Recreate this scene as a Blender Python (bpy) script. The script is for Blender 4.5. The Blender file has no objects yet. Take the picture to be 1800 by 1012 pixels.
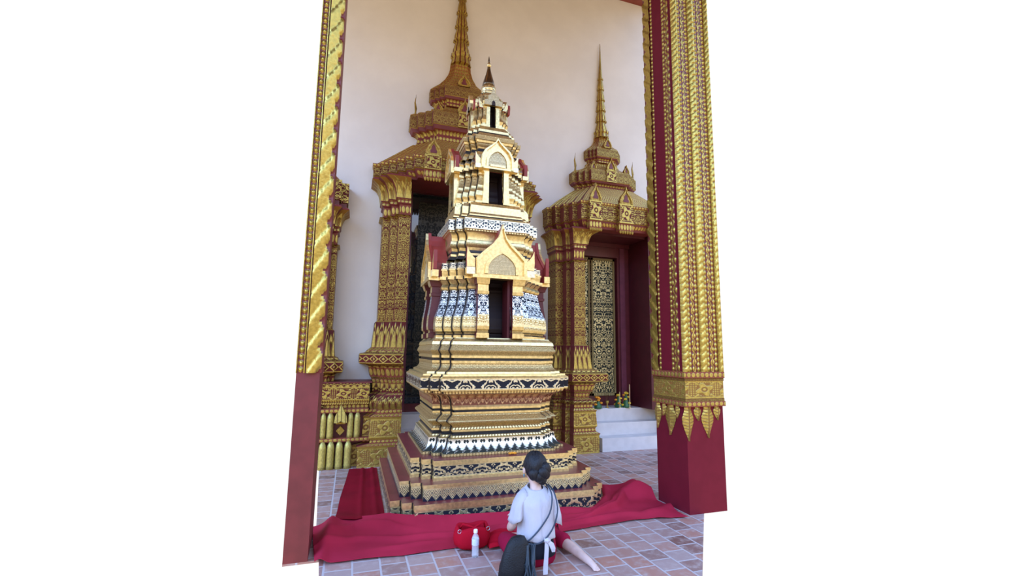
import bpy, bmesh, math, random
from mathutils import Vector, Matrix, noise as mnoise
random.seed(7)
PI = math.pi
S = bpy.context.scene
COL = S.collection

# ------------------------------------------------------------------ helpers
def tag(o, label=None, cat=None, group=None, kind=None):
    if label: o['label'] = label
    if cat: o['category'] = cat
    if group: o['group'] = group
    if kind: o['kind'] = kind
    return o

def empty(name, loc=(0, 0, 0), label=None, cat=None, group=None):
    o = bpy.data.objects.new(name, None); COL.objects.link(o)
    o.location = loc; o.empty_display_size = .1
    return tag(o, label, cat, group)

class MB:
    """collects faces with material slots and uvs, links them as one mesh object (world coordinates)"""
    def __init__(s): s.v = []; s.f = []; s.m = []; s.uv = []; s.mats = []
    def mi(s, m):
        if m not in s.mats: s.mats.append(m)
        return s.mats.index(m)
    def face(s, pts, m, uv=None):
        i = len(s.v); s.v += [tuple(p) for p in pts]; s.f.append(tuple(range(i, i + len(pts)))); s.m.append(s.mi(m))
        if uv is None: uv = planar(pts)
        s.uv.append(uv)
    def band(s, a, b, m):
        """box whose upright faces carry the pattern once from bottom to top, centred along each face"""
        x0, y0, z0 = a; x1, y1, z1 = b
        q = [(x0, y0), (x1, y0), (x1, y1), (x0, y1)]
        for i in range(4):
            p, r_ = q[i], q[(i+1) % 4]; h = math.hypot(p[0]-r_[0], p[1]-r_[1])/2
            s.face([(*p, z0), (*r_, z0), (*r_, z1), (*p, z1)], m, [(-h, 0), (h, 0), (h, 1), (-h, 1)])
        s.face([(*p, z1) for p in q], m); s.face([(*p, z0) for p in q[::-1]], m)
    def box(s, a, b, m):
        x0, y0, z0 = a; x1, y1, z1 = b
        P = [(x0,y0,z0),(x1,y0,z0),(x1,y1,z0),(x0,y1,z0),(x0,y0,z1),(x1,y0,z1),(x1,y1,z1),(x0,y1,z1)]
        for q in ((0,1,5,4),(1,2,6,5),(2,3,7,6),(3,0,4,7),(4,5,6,7),(3,2,1,0)):
            s.face([P[k] for k in q], m)
    def ngon(s, pts, m):
        s.face(pts, m)
    def extr(s, pts, y0, y1, m, mside=None, mback=None, tf=None):
        """outline pts (x,z) extruded from y0 (front) to y1; tf maps (x,y,z) to world"""
        tf = tf or (lambda p: p)
        n = len(pts); A = [tf((x, y0, z)) for x, z in pts]; B = [tf((x, y1, z)) for x, z in pts]
        uv = [(x, z) for x, z in pts]
        s.face(A, m, uv); s.face(B[::-1], mback or m, uv[::-1])
        for i in range(n):
            j = (i + 1) % n
            s.face([A[j], A[i], B[i], B[j]], mside or m)
    def rings(s, R, m, cap=True, closed=True, uvs=None):
        n = len(R[0])
        for k in range(len(R) - 1):
            a, b = R[k], R[k + 1]
            for i in range(n if closed else n - 1):
                j = (i + 1) % n
                s.face([a[i], a[j], b[j], b[i]], m, [(i / n, k), ((i + 1) / n, k), ((i + 1) / n, k + 1), (i / n, k + 1)])
        if cap and closed:
            s.face(list(R[0])[::-1], m); s.face(list(R[-1]), m)
    def lathe(s, prof, c, m, n=20):
        s.rings([[(c[0] + r * math.cos(2*PI*i/n), c[1] + r * math.sin(2*PI*i/n), c[2] + z) for i in range(n)] for z, r in prof], m)
    def tube(s, pts, rad, m, n=8):
        R = []; up = Vector((0.01, .02, 1)).normalized()
        for k, p in enumerate(pts):
            p = Vector(p); a = Vector(pts[max(0, k-1)]); b = Vector(pts[min(len(pts)-1, k+1)])
            t = (b - a).normalized(); x = t.cross(up)
            if x.length < .05: x = t.cross(Vector((1, 0, 0)))
            x.normalize(); y = x.cross(t); r = rad[k] if hasattr(rad, '__len__') else rad
            R.append([tuple(p + x*r*math.cos(2*PI*i/n) + y*r*math.sin(2*PI*i/n)) for i in range(n)])
        s.rings(R, m)
    def build(s, name, parent=None, smooth=False, weld=False, auto=None):
        me = bpy.data.meshes.new(name); me.from_pydata(s.v, [], s.f)
        for m in s.mats: me.materials.append(m)
        me.polygons.foreach_set('material_index', s.m)
        l = me.uv_layers.new(name='UVMap'); flat = [c for f in s.uv for p in f for c in p]
        l.data.foreach_set('uv', flat)
        if smooth or weld or auto:
            bm = bmesh.new(); bm.from_mesh(me); bmesh.ops.remove_doubles(bm, verts=bm.verts, dist=1e-5)
            bmesh.ops.recalc_face_normals(bm, faces=bm.faces); bm.to_mesh(me); bm.free()
            if smooth: me.polygons.foreach_set('use_smooth', [True]*len(me.polygons))
            if auto:
                me.polygons.foreach_set('use_smooth', [True]*len(me.polygons)); me.set_sharp_from_angle(angle=math.radians(auto))
        me.update()
        o = bpy.data.objects.new(name, me); COL.objects.link(o)
        if parent:
            o.parent = parent
            if parent.type == 'EMPTY': o.matrix_parent_inverse = Matrix.Translation(parent.location).inverted()
        return o

def planar(pts):
    a, b, c = Vector(pts[0]), Vector(pts[1]), Vector(pts[2]); n = (b - a).cross(c - a)
    ax = max(range(3), key=lambda k: abs(n[k]))
    return [(p[1], p[2]) if ax == 0 else (p[0], p[2]) if ax == 1 else (p[0], p[1]) for p in pts]

# ------------------------------------------------------------------ material maths
class E:
    def __init__(s, nt, sock): s.nt = nt; s.s = sock
    def op(s, o, b=None, c=None):
        n = s.nt.nodes.new('ShaderNodeMath'); n.operation = o; s.nt.links.new(s.s, n.inputs[0])
        for k, q in ((1, b), (2, c)):
            if q is None: continue
            if isinstance(q, E): s.nt.links.new(q.s, n.inputs[k])
            else: n.inputs[k].default_value = q
        return E(s.nt, n.outputs[0])
    def __add__(s, b): return s.op('ADD', b)
    def __sub__(s, b): return s.op('SUBTRACT', b)
    def __mul__(s, b): return s.op('MULTIPLY', b)
    def __truediv__(s, b): return s.op('DIVIDE', b)
    def abs(s): return s.op('ABSOLUTE')
    def fr(s): return s.op('FRACT')
    def mn(s, b): return s.op('MINIMUM', b)
    def mx(s, b): return s.op('MAXIMUM', b)
    def sin(s): return s.op('SINE')
    def pw(s, b): return s.op('POWER', b)
    def pp(s, b): return s.op('PINGPONG', b)
    def inv(s): return (s * -1.0) + 1.0
    def ss(s, a, b):
        n = s.nt.nodes.new('ShaderNodeMapRange'); n.interpolation_type = 'SMOOTHSTEP'
        lo, hi, t0, t1 = (a, b, 0, 1) if a < b else (b, a, 1, 0)
        n.inputs[1].default_value = lo; n.inputs[2].default_value = hi; n.inputs[3].default_value = t0; n.inputs[4].default_value = t1
        s.nt.links.new(s.s, n.inputs[0]); return E(s.nt, n.outputs[0])

def newmat(name):
    m = bpy.data.materials.new(name); m.use_nodes = True; nt = m.node_tree
    b = nt.nodes['Principled BSDF']; return m, nt, b

def uvE(nt):
    tc = nt.nodes.new('ShaderNodeTexCoord'); sp = nt.nodes.new('ShaderNodeSeparateXYZ')
    nt.links.new(tc.outputs['UV'], sp.inputs[0]); return E(nt, sp.outputs[0]), E(nt, sp.outputs[1])

def comb(nt, x, y, z=None):
    n = nt.nodes.new('ShaderNodeCombineXYZ')
    for k, q in enumerate((x, y, z)):
        if q is None: continue
        if isinstance(q, E): nt.links.new(q.s, n.inputs[k])
        else: n.inputs[k].default_value = q
    return n.outputs[0]

def noiseE(nt, vec, scale, detail=2.0, rough=.5):
    n = nt.nodes.new('ShaderNodeTexNoise'); n.inputs['Scale'].default_value = scale
    n.inputs['Detail'].default_value = detail; n.inputs['Roughness'].default_value = rough
    if vec is not None: nt.links.new(vec, n.inputs['Vector'])
    return E(nt, n.outputs['Fac'])

def mixc(nt, f, a, b):
    n = nt.nodes.new('ShaderNodeMix'); n.data_type = 'RGBA'
    nt.links.new(f.s, n.inputs[0]) if isinstance(f, E) else None
    for k, q in ((6, a), (7, b)):
        if isinstance(q, tuple): n.inputs[k].default_value = (*q, 1)
        else: nt.links.new(q, n.inputs[k])
    return n.outputs[2]

def setc(b, c): b.inputs['Base Color'].default_value = (*c, 1)

def plain(name, c, rough=.5, metal=0., var=.12, scale=8., bump=0., spec=.5, coat=0.):
    m, nt, b = newmat(name)
    tc = nt.nodes.new('ShaderNodeTexCoord')
    f = noiseE(nt, tc.outputs['Object'], scale, 4.)
    cc = mixc(nt, f.ss(.3, .7), tuple(x*(1-var) for x in c), tuple(min(1, x*(1+var)) for x in c))
    nt.links.new(cc, b.inputs['Base Color'])
    b.inputs['Roughness'].default_value = rough; b.inputs['Metallic'].default_value = metal
    b.inputs['Specular IOR Level'].default_value = spec; b.inputs['Coat Weight'].default_value = coat
    if bump:
        bn = nt.nodes.new('ShaderNodeBump'); bn.inputs['Strength'].default_value = bump; bn.inputs['Distance'].default_value = .01
        f2 = noiseE(nt, tc.outputs['Object'], scale*6, 3.)
        nt.links.new(f2.s, bn.inputs['Height']); nt.links.new(bn.outputs[0], b.inputs['Normal'])
    return m

def mask_for(nt, kind, s, hb):
    """ornament masks over u (metres) and v (0..1 across a band of height hb)"""
    u, v = uvE(nt)
    fu = (u / s).fr() - .5; au = fu.abs()
    if kind == 'beads':
        dv = (v - .5) * (hb / s); r = (fu*fu + dv*dv).op('SQRT'); return r.ss(.46, .34)
    if kind == 'flute': return au.ss(.10, .2)
    if kind == 'dots':
        fv = (v * (hb / s)).fr() - .5; r = (fu*fu + fv*fv).op('SQRT'); return r.ss(.47, .36)
    if kind == 'leaf_up' or kind == 'leaf_down':
        vv = v if kind == 'leaf_up' else v.inv()
        f2 = ((u / s) + .5).fr() - .5; a2 = f2.abs()
        e = (au * 2.0).pw(1.7) + vv            # <1 inside the front leaf
        e2 = (a2 * 2.0).pw(1.7) + vv * 1.15
        inside = e.ss(1.02, .9); rim = (e - .72).abs().ss(.05, .1)
        back = e2.ss(1.02, .9) * e2.ss(.55, .7)
        return (inside * rim).mx(back * inside.inv())
    if kind == 'petal':                           # filled hanging leaves with a dark seam, dark gaps only near the tips
        vv = v.inv()
        e = (au * 2.0).pw(1.2) * .45 + vv
        n_ = noiseE(nt, comb(nt, u.pp(s * .5), v * hb, .7), 1.6 / s, 1.)
        curl = ((n_ * 15.0).sin()).ss(-.82, -.6).mx(vv.ss(.62, .55).inv())
        seam = (e - .93).abs().ss(.015, .035)
        return e.ss(1.0, .96) * curl * seam
    if kind == 'tri':
        e = au * 2.0 * .42 + v * 1.0             # dark triangles stand on the lower edge
        tri = (au * 2.0).inv() * .40 - v
        dia = ((au * 2.0) + ((v - .62) * 2.1).abs())
        lines = ((dia * 2.2).fr() - .5).abs().ss(.10, .22)
        return tri.ss(.02, -.02) * (lines.mx(v.ss(.86, .88)))
    if kind == 'diamond':
        d = au * 2.0 + ((v - .5) * 2.0).abs()
        return ((d - .88).abs().ss(.20, .12)).mx(d.ss(.42, .3)).mx((v - .5).abs().ss(.42, .45))
    if kind == 'zig':
        t = (u / s).pp(.5) * 2.0
        return (((v - t) * 1.6).abs().ss(.42, .3)).mx((v - .5).abs().ss(.41, .45))
    if kind == 'flower':
        fu = ((u / s) + .5).fr() - .5; au = fu.abs()
        dv = (v - .5) * (hb / s); r = (fu*fu + dv*dv).op('SQRT')
        th = dv.op('ARCTAN2', fu)
        pet = (th * 4.0).sin() * .5 + .5
        f = (r - pet * .16 - .2).ss(.05, -.02) * (r - .10).abs().ss(.02, .05)
        cr = ((au - dv.abs()).abs()).ss(.07, .04) * r.ss(.3, .4)
        fd = ((u / (s*.1)).fr() - .5); vd = ((v * (hb / (s*.1))).fr() - .5); dots = (fd*fd + vd*vd).op('SQRT').ss(.42, .3) * r.ss(.33, .37) * cr.inv()
        return f.mx(cr).mx(dots).mx((v - .5).abs().ss(.41, .44))
    if kind in ('scroll', 'scrollband', 'fine', 'flame'):
        U = u.pp(s)
        V = v * hb
        if kind == 'fine':
            V = V
        vec = comb(nt, U * 1.0, V, 0.37)
        wv = noiseE(nt, vec, 1.35 / max(s, .01), 1.5, .5)
        n2 = noiseE(nt, vec, 3.1 / max(s, .01), 1., .5)
        f = ((wv * (7.0 if kind == 'fine' else 5.4) + n2 * (2.2 if kind == 'fine' else 1.5)) * 6.2832).sin()
        m = f.ss(-.05, .3)
        if kind == 'scrollband':
            m = m.mx((v - .5).abs().ss(.39, .42))
        if kind == 'flame':
            t = (u / (s * .5)).pp(.5) * 2.0
            m = m * v.ss(.0, .1)
            m = m.mx((v * 1.5 - .35 - t * .3).ss(.06, -.06))
        return m
    if kind == 'braid':
        d = ((u / s) + (v - .5).abs() * .9).fr() - .5
        return d.abs().ss(.06, .16) * (v - .5).abs().ss(.03, .07)
    return v * 0.0 + 1.0

def orn(name, kind, s, hb, gold, ground, metal=.85, rough=.34, gmetal=.0, bump=.5, grough=.45, dist=.012):
    m, nt, b = newmat(name)
    k = mask_for(nt, kind, s, hb)
    tc = nt.nodes.new('ShaderNodeTexCoord')
    nz = noiseE(nt, tc.outputs['Object'], 37., 3.)
    g = mixc(nt, nz.ss(.3, .7), tuple(x*.8 for x in gold), tuple(min(1, x*1.1) for x in gold))
    nt.links.new(mixc(nt, k, ground, g), b.inputs['Base Color'])
    nt.links.new((k * (metal - gmetal) + gmetal).s, b.inputs['Metallic'])
    nt.links.new((k * (rough - grough) + grough + nz * .1 - .05).s, b.inputs['Roughness'])
    nt.links.new((k * .35 + .15).s, b.inputs['Specular IOR Level'])
    bn = nt.nodes.new('ShaderNodeBump'); bn.inputs['Strength'].default_value = bump; bn.inputs['Distance'].default_value = dist
    nt.links.new((k + nz * .22).s, bn.inputs['Height']); nt.links.new(bn.outputs[0], b.inputs['Normal'])
    return m

# ------------------------------------------------------------------ materials
GW = (.53, .385, .085); RG = (.125, .018, .016)          # wall gilding and its red ground
GS = (.86, .67, .31)                                   # shrine gold leaf
SIL = (.86, .79, .57); DK = (.018, .02, .028)
def W(name, kind, s, hb, **k): return orn('wall_' + name, kind, s, hb, k.pop('gold', GW), k.pop('ground', RG), metal=k.pop('metal', .7), rough=k.pop('rough', .4), **k)
def SH(name, kind, s, hb, **k): return orn('shrine_' + name, kind, s, hb, k.pop('gold', GS), k.pop('ground', (.22, .13, .05)), **k)
w_gold = W('gold', 'fine', .035, .2, ground=(.40, .22, .035), bump=.35)
w_fine = W('fine', 'fine', .05, .35, bump=.6)
w_scroll = W('scroll', 'scroll', .09, .8, bump=.8)
w_shaft = W('shaft', 'scroll', .055, 1.6, bump=.8)
w_beads = W('beads', 'beads', .055, .06, ground=(.24, .06, .035))
w_leafu = W('leaf_up', 'leaf_up', .085, .25, bump=.8)
w_leafd = W('leaf_down', 'leaf_down', .085, .25, bump=.8)
w_leafcap = W('leaf_cap', 'leaf_up', .12, .3, bump=.9, ground=(.30, .15, .03))
w_dia = W('diamond', 'diamond', .13, .12)
w_flower = W('flower', 'flower', .26, .26)
w_flowerbig = W('flower_panel', 'flower', .3, .28, ground=(.26, .12, .03))
w_scales = W('scales', 'dots', .05, .40, ground=(.30, .1, .03))
w_cols = W('ribs', 'braid', .03, .3)
w_red = plain('wall_dark_red', (.16, .022, .024), .45)
w_flute = W('flutes', 'flute', 1/12., .3, bump=.6)
w_olive = W('olive', 'braid', .05, .08, gold=(.62, .52, .14), ground=(.2, .13, .04), metal=.5)

s_gold = SH('gold', 'none', .1, .1, bump=.25, rough=.3)
s_line = SH('dark_line', 'none', .1, .1, gold=(.02, .02, .025), metal=.0)
s_beads = SH('beads', 'beads', .032, .03)
s_orn = SH('ornament', 'fine', .03, .11, ground=(.34, .2, .07), gmetal=.5)
s_red_orn = SH('leaf_relief', 'leaf_down', .085, .11, ground=(.20, .07, .04), gold=(.80, .52, .28))
s_frz = SH('frieze', 'scrollband', .13, .12, gold=SIL, ground=DK, grough=.2)
s_frzs = SH('frieze_small', 'scrollband', .07, .1, gold=SIL, ground=(.05, .07, .1), grough=.2)
s_tier = SH('tier_frieze', 'scrollband', .11, .16, gold=(.86, .74, .42), ground=DK, grough=.3)
s_tri = SH('hanging_leaves', 'tri', .075, .14, gold=(.88, .76, .42), ground=(.015, .015, .03), grough=.3)
s_lotus = SH('lotus', 'petal', .085, .12, gold=(.86, .81, .68), ground=(.03, .035, .03), grough=.25)
s_scroll = SH('rib_scroll', 'scroll', .06, .3, gold=(.84, .80, .70), ground=(.025, .03, .05), grough=.35)
s_flame = SH('rib_flame', 'flame', .05, .15, gold=(.95, .80, .45), ground=(.5, .3, .08), gmetal=.7)
s_red = plain('shrine_red_paint', (.17, .028, .03), .4)
s_redb = plain('shrine_red_back', (.30, .035, .03), .45)
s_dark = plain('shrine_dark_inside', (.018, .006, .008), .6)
s_maroon = plain('shrine_maroon', (.10, .012, .016), .5)
s_crease_shade = plain('shrine_crease_shade', (.035, .022, .014), .5)  # shade between the stepped blocks, painted dark along the inner corners
s_tymp = SH('tympanum', 'fine', .02, 1., gold=(.88, .76, .46), ground=(.5, .4, .22), gmetal=.6, bump=.5)
s_black = plain('finial_bronze', (.16, .10, .05), .28, metal=.9)
s_side = None

# ------------------------------------------------------------------ camera
TH = math.radians(18.7); P = math.radians(7.62); RO = math.radians(.75)
f = Vector((math.sin(TH)*math.cos(P), math.cos(TH)*math.cos(P), math.sin(P)))
r0 = Vector((math.cos(TH), -math.sin(TH), 0)); u0 = r0.cross(f)
r = r0*math.cos(RO) + u0*math.sin(RO); u = u0*math.cos(RO) - r0*math.sin(RO)
cam = bpy.data.objects.new('camera', bpy.data.cameras.new('camera')); COL.objects.link(cam)
Mx = Matrix((r, u, -f)).transposed().to_4x4(); Mx.translation = (0, 0, 1.55); cam.matrix_world = Mx
cam.data.sensor_width = 36; cam.data.lens = 820/1800*36; cam.data.clip_start = .05
S.camera = cam

# ------------------------------------------------------------------ setting
YW = 7.35
def setting():
    # floor of terracotta tiles
    m, nt, b = newmat('terracotta_tiles')
    tc = nt.nodes.new('ShaderNodeTexCoord'); mp = nt.nodes.new('ShaderNodeMapping')
    nt.links.new(tc.outputs['Object'], mp.inputs[0]); mp.inputs['Rotation'].default_value = (0, 0, PI/2); mp.inputs['Location'].default_value = (.03, .105, 0)
    br = nt.nodes.new('ShaderNodeTexBrick'); nt.links.new(mp.outputs[0], br.inputs[0])
    br.inputs['Scale'].default_value = 1.; br.inputs['Mortar Size'].default_value = .0085; br.inputs['Mortar Smooth'].default_value = .25
    br.inputs['Brick Width'].default_value = .172; br.inputs['Row Height'].default_value = .192; br.offset = .42; br.offset_frequency = 2
    br.inputs['Color1'].default_value = (0, 0, 0, 1); br.inputs['Color2'].default_value = (1, 1, 1, 1); br.inputs['Mortar'].default_value = (.5, .5, .5, 1)
    br.inputs['Bias'].default_value = -.05
    cr = nt.nodes.new('ShaderNodeValToRGB'); el = cr.color_ramp.elements
    cr.color_ramp.interpolation = 'LINEAR'
    el[0].position = 0; el[0].color = (.18, .08, .062, 1); el[1].position = 1; el[1].color = (.40, .20, .165, 1)
    for p_, c_ in ((.25, (.31, .19, .165, 1)), (.5, (.38, .165, .115, 1)), (.75, (.35, .245, .225, 1))):
        e_ = el.new(p_); e_.color = c_
    nt.links.new(br.outputs['Color'], cr.inputs[0])
    nz = noiseE(nt, tc.outputs['Object'], 14., 5., .65)
    c1 = mixc(nt, nz.ss(.42, .8), cr.outputs[0], (.43, .33, .30))
    fac = E(nt, br.outputs['Fac'])
    nt.links.new(mixc(nt, fac, c1, (.45, .39, .385)), b.inputs['Base Color'])
    nt.links.new((nz * .35 + .32).s, b.inputs['Roughness'])
    bn = nt.nodes.new('ShaderNodeBump'); bn.inputs['Strength'].default_value = .4; bn.inputs['Distance'].default_value = .01
    nt.links.new((fac * -1.0 + nz * .3).s, bn.inputs['Height']); nt.links.new(bn.outputs[0], b.inputs['Normal'])
    fl = MB()
    # only the strip of veranda floor the photograph looks along
    pl = [(-.06, 2.55), (2.08, 2.2), (2.40, 2.87), (3.75, 4.4), (5.5, 7.6), (-.36, 7.6), (-.20, 4.46), (-.39, 4.44), (-.39, 3.93), (-.145, 3.93)]
    fl.face([(x, y, 0) for x, y in pl], m); fl.face([(x, y, -.015) for x, y in pl][::-1], m)
    for i in range(len(pl)):
        a, c = pl[i], pl[(i+1) % len(pl)]
        fl.face([(*a, -.015), (*c, -.015), (*c, 0), (*a, 0)], m)
    tag(fl.build('floor'), 'terracotta tiled veranda floor with pale grout', 'floor', kind='structure')
    # plastered wall with three openings
    wm, nt, b = newmat('cream_plaster')
    tc = nt.nodes.new('ShaderNodeTexCoord'); nz = noiseE(nt, tc.outputs['Object'], 1.3, 5., .6); n2 = noiseE(nt, tc.outputs['Object'], 9., 4.)
    c1 = mixc(nt, nz.ss(.3, .75), (.72, .68, .635), (.79, .75, .70))
    nt.links.new(c1, b.inputs['Base Color']); b.inputs['Roughness'].default_value = .75; b.inputs['Specular IOR Level'].default_value = .25
    bn = nt.nodes.new('ShaderNodeBump'); bn.inputs['Strength'].default_value = .06; nt.links.new(n2.s, bn.inputs['Height']); nt.links.new(bn.outputs[0], b.inputs['Normal'])
    w = MB(); y0, y1 = YW, YW + .35
    for x0, x1, z0, z1 in ((-.70, .70, 0, 8.6), (2.29, 3.54, 0, 8.6), (4.86, 5.5, 0, 8.6), (.70, 2.29, 4.25, 8.6), (3.54, 4.86, 3.6, 8.6)):
        w.box((x0, y0, z0), (x1, y1, z1), wm)
    tag(w.build('wall_back'), 'cream plastered temple wall behind the shrine', 'wall', kind='structure')
    cm = plain('ceiling_red', (.16, .06, .04), .6)
    c = MB(); c.box((-4.5, -1.6, 8.62), (5.5, 7.7, 8.8), cm)
    tag(c.build('ceiling'), 'reddish veranda ceiling above the frame', 'ceiling', kind='structure')
    bmx = plain('beam_red', (.24, .045, .03), .45)
    t = MB(); t.box((-.70, 7.16, 8.50), (5.5, 7.35, 8.62), bmx); t.box((-.70, 7.06, 8.56), (5.5, 7.16, 8.62), bmx)
    tag(t.build('trim_1'), 'dark red beam along the top of the wall', 'beam', kind='structure')
setting()

# ------------------------------------------------------------------ shrine
CX, CY = 1.465, 5.367
def redent(w, d, n, notch=None):
    q = [(-w, -w + n*d)]; gq = []
    for i in range(n):
        q.append((-w + (i+.88)*d, -w + (n-i)*d)); gq.append(0)
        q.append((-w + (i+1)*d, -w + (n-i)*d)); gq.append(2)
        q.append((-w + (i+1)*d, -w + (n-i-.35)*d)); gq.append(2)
        q.append((-w + (i+1)*d, -w + (n-i-1)*d)); gq.append(0)
    gq.append(0)
    out = []; flag = []
    for k in range(4):
        c, s_ = [(1, 0), (0, 1), (-1, 0), (0, -1)][k]
        R = lambda p: (CX + p[0]*c - p[1]*s_, CY + p[0]*s_ + p[1]*c)
        for p, g_ in zip(q, gq): out.append(R(p)); flag.append(g_)
        if notch:
            nw, dep = notch
            for i, p in enumerate(((-nw, -w), (-nw, -w+dep), (nw, -w+dep), (nw, -w))):
                out.append(R(p)); flag.append(1 if i < 3 else 0)
    return out, flag

def loft(mb, levels, capt=None, capb=None, notch=None, notch_mats=None, sub=None):
    """levels: (z, w, d, n, material of the band that ends here[, curve])"""
    prev = None
    L = []
    for lv in levels:
        z, w, d, n, m = lv[:5]; cv = lv[5] if len(lv) > 5 else 0
        if L and cv:
            z0, w0, d0, n0, _, _, _ = L[-1]
            K = 6
            for k in range(1, K):
                t = k / K
                if cv == 'o': ww = w0 + (w - w0)*t + .5*cvamt(z0, z)*math.sin(PI*t)
                elif cv == 's': ww = w0 + (w - w0)*(t*t*(3-2*t))
                elif cv == 'c': ww = w0 + (w - w0)*(1-math.sqrt(max(0, 1-t*t)))
                elif cv == 'd': ww = w0 + (w - w0)*math.sqrt(max(0, 1-(1-t)**2))
                else: ww = w0 + (w - w0)*t + cv*math.sin(PI*t)
                L.append((z0 + (z-z0)*t, ww, d0+(d-d0)*t, n, m, (k-1)/K, k/K))
            L.append((z, w, d, n, m, (K-1)/K, 1.))
        else:
            L.append((z, w, d, n, m, 0., 1.))
    for a, b in zip(L, L[1:]):
        pa, fg = redent(a[1], a[2], b[3], notch); pb, _ = redent(b[1], b[2], b[3], notch)
        N = len(pa)
        for i in range(N):
            j = (i+1) % N
            m = b[4]
            if fg[i] == 1: m = notch_mats[0]
            if fg[i] == 2 and b[0] > a[0] + .004 and m is not s_red: m = s_crease_shade
            Lh = math.hypot(pa[i][0]-pa[j][0], pa[i][1]-pa[j][1])/2
            mb.face([(*pa[i], a[0]), (*pa[j], a[0]), (*pb[j], b[0]), (*pb[i], b[0])], m,
                    [(-Lh, b[5]), (Lh, b[5]), (Lh, b[6]), (-Lh, b[6])])
    if capt:
        z, w, d, n = L[-1][:4]; mb.ngon([(*p, z) for p in redent(w, d, n, notch)[0]], capt)
    if capb:
        z, w, d, n = L[0][:4]; mb.ngon([(*p, z) for p in redent(w, d, n, notch)[0]][::-1], capb)
def cvamt(a, b): return (b - a) * .5

def face_tf(k, yoff=0.):
    """maps local (x across, y behind the front plane, z) of side k (0 front,1 right,2 back,3 left) to the world"""
    c, s_ = [(1, 0), (0, 1), (-1, 0), (0, -1)][k]
    def tf(p):
        x, y, z = p; return (CX + x*c - y*s_, CY + x*s_ + y*c, z)
    return tf

OG1 = [(1., 0), (.99, .16), (1.0, .31), (.71, .45), (.37, .60), (.155, .74), (.07, .86), (.02, .96)]
IN1 = [(.54, .02), (.53, .17), (.42, .27), (.22, .36), (.08, .40)]
OG2 = [(1., 0), (1.02, .2), (.99, .40), (.78, .6), (.38, .77), (.13, .88), (.03, .97)]
IN2 = [(.58, .04), (.55, .28), (.42, .42), (.2, .52), (.06, .55)]
def ogee(pts, hw, h, z0, apex=1.0):
    L = [(-x*hw, z0 + y*h) for x, y in pts]; R_ = [(x*hw, z0 + y*h) for x, y in pts[::-1]]
    return L + [(0, z0 + apex*h)] + R_

def pediment(sh, k, yf, hw, h, z0, og, inn, apexin, back, ears=True):
    tf = face_tf(k)
    p = MB()
    p.extr(ogee(og, hw, h, z0), yf, yf + .035, s_gold, s_redb, s_redb, tf)
    # raised outer moulding, a rim between an offset outline and the inner arch
    mid = [(x*.86, y*.93) for x, y in og]
    O = ogee(og, hw*.985, h*.985, z0, 1.); I = ogee(mid, hw, h, z0, .90)
    def ringstrip(O, I, y0, y1, m):
        n = len(O)
        for i in range(n-1):
            p.face([tf((O[i][0], y0, O[i][1])), tf((I[i][0], y0, I[i][1])), tf((I[i+1][0], y0, I[i+1][1])), tf((O[i+1][0], y0, O[i+1][1]))], m,
                   [O[i], I[i], I[i+1], O[i+1]])
            for Q in (O, I):
                p.face([tf((Q[i][0], y0, Q[i][1])), tf((Q[i+1][0], y0, Q[i+1][1])), tf((Q[i+1][0], y1, Q[i+1][1])), tf((Q[i][0], y1, Q[i][1]))], m)
    ringstrip(O, I, yf - .03, yf, s_gold)
    # inner arch moulding
    inn2 = [(x*1.22, y*1.14) for x, y in inn]
    ringstrip(ogee(inn2, hw, h, z0, apexin*1.2), ogee(inn, hw, h, z0, apexin), yf - .022, yf, s_gold)
    o = p.build('pediment', sh)
    t = MB(); t.extr(ogee(inn, hw*.99, h*.99, z0, apexin), yf - .008, yf + .01, s_tymp, None, None, tf)
    t.build('tympanum', o)
    bk = MB(); bk.extr(ogee([(x*.97, y*.97) for x, y in og], hw, h, z0, .94), yf + .036, yf + back, s_redb, s_redb, s_redb, tf)
    bk.build('red_backing', o)
    if ears:
        for sg in (-1, 1):
            e = MB(); a = hw*1.02; ew = hw*.30; eh = h*.38
            q = [(a, z0 + h*.14), (a + ew, z0 + h*.14), (a + ew*1.05, z0 + h*.3), (a + ew*1.0, z0 + h*.52), (a + ew*.72, z0 + h*.42), (a + ew*.3, z0 + h*.34), (a, z0 + h*.30)]
            q = [(sg*x, z) for x, z in q]
            if sg < 0: q = q[::-1]
            e.extr(q, yf + .01, yf + .05, s_gold, s_redb, s_redb, tf)
            q2 = [(sg*a, z0), (sg*(a + ew*1.05), z0), (sg*(a + ew*1.05), z0 + h*.13), (sg*a, z0 + h*.13)]
            if sg < 0: q2 = q2[::-1]
            e.extr(q2, yf, yf + .07, s_frzs, s_gold, s_redb, tf)
            e.build('corner_flame', o)
    return o

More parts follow.
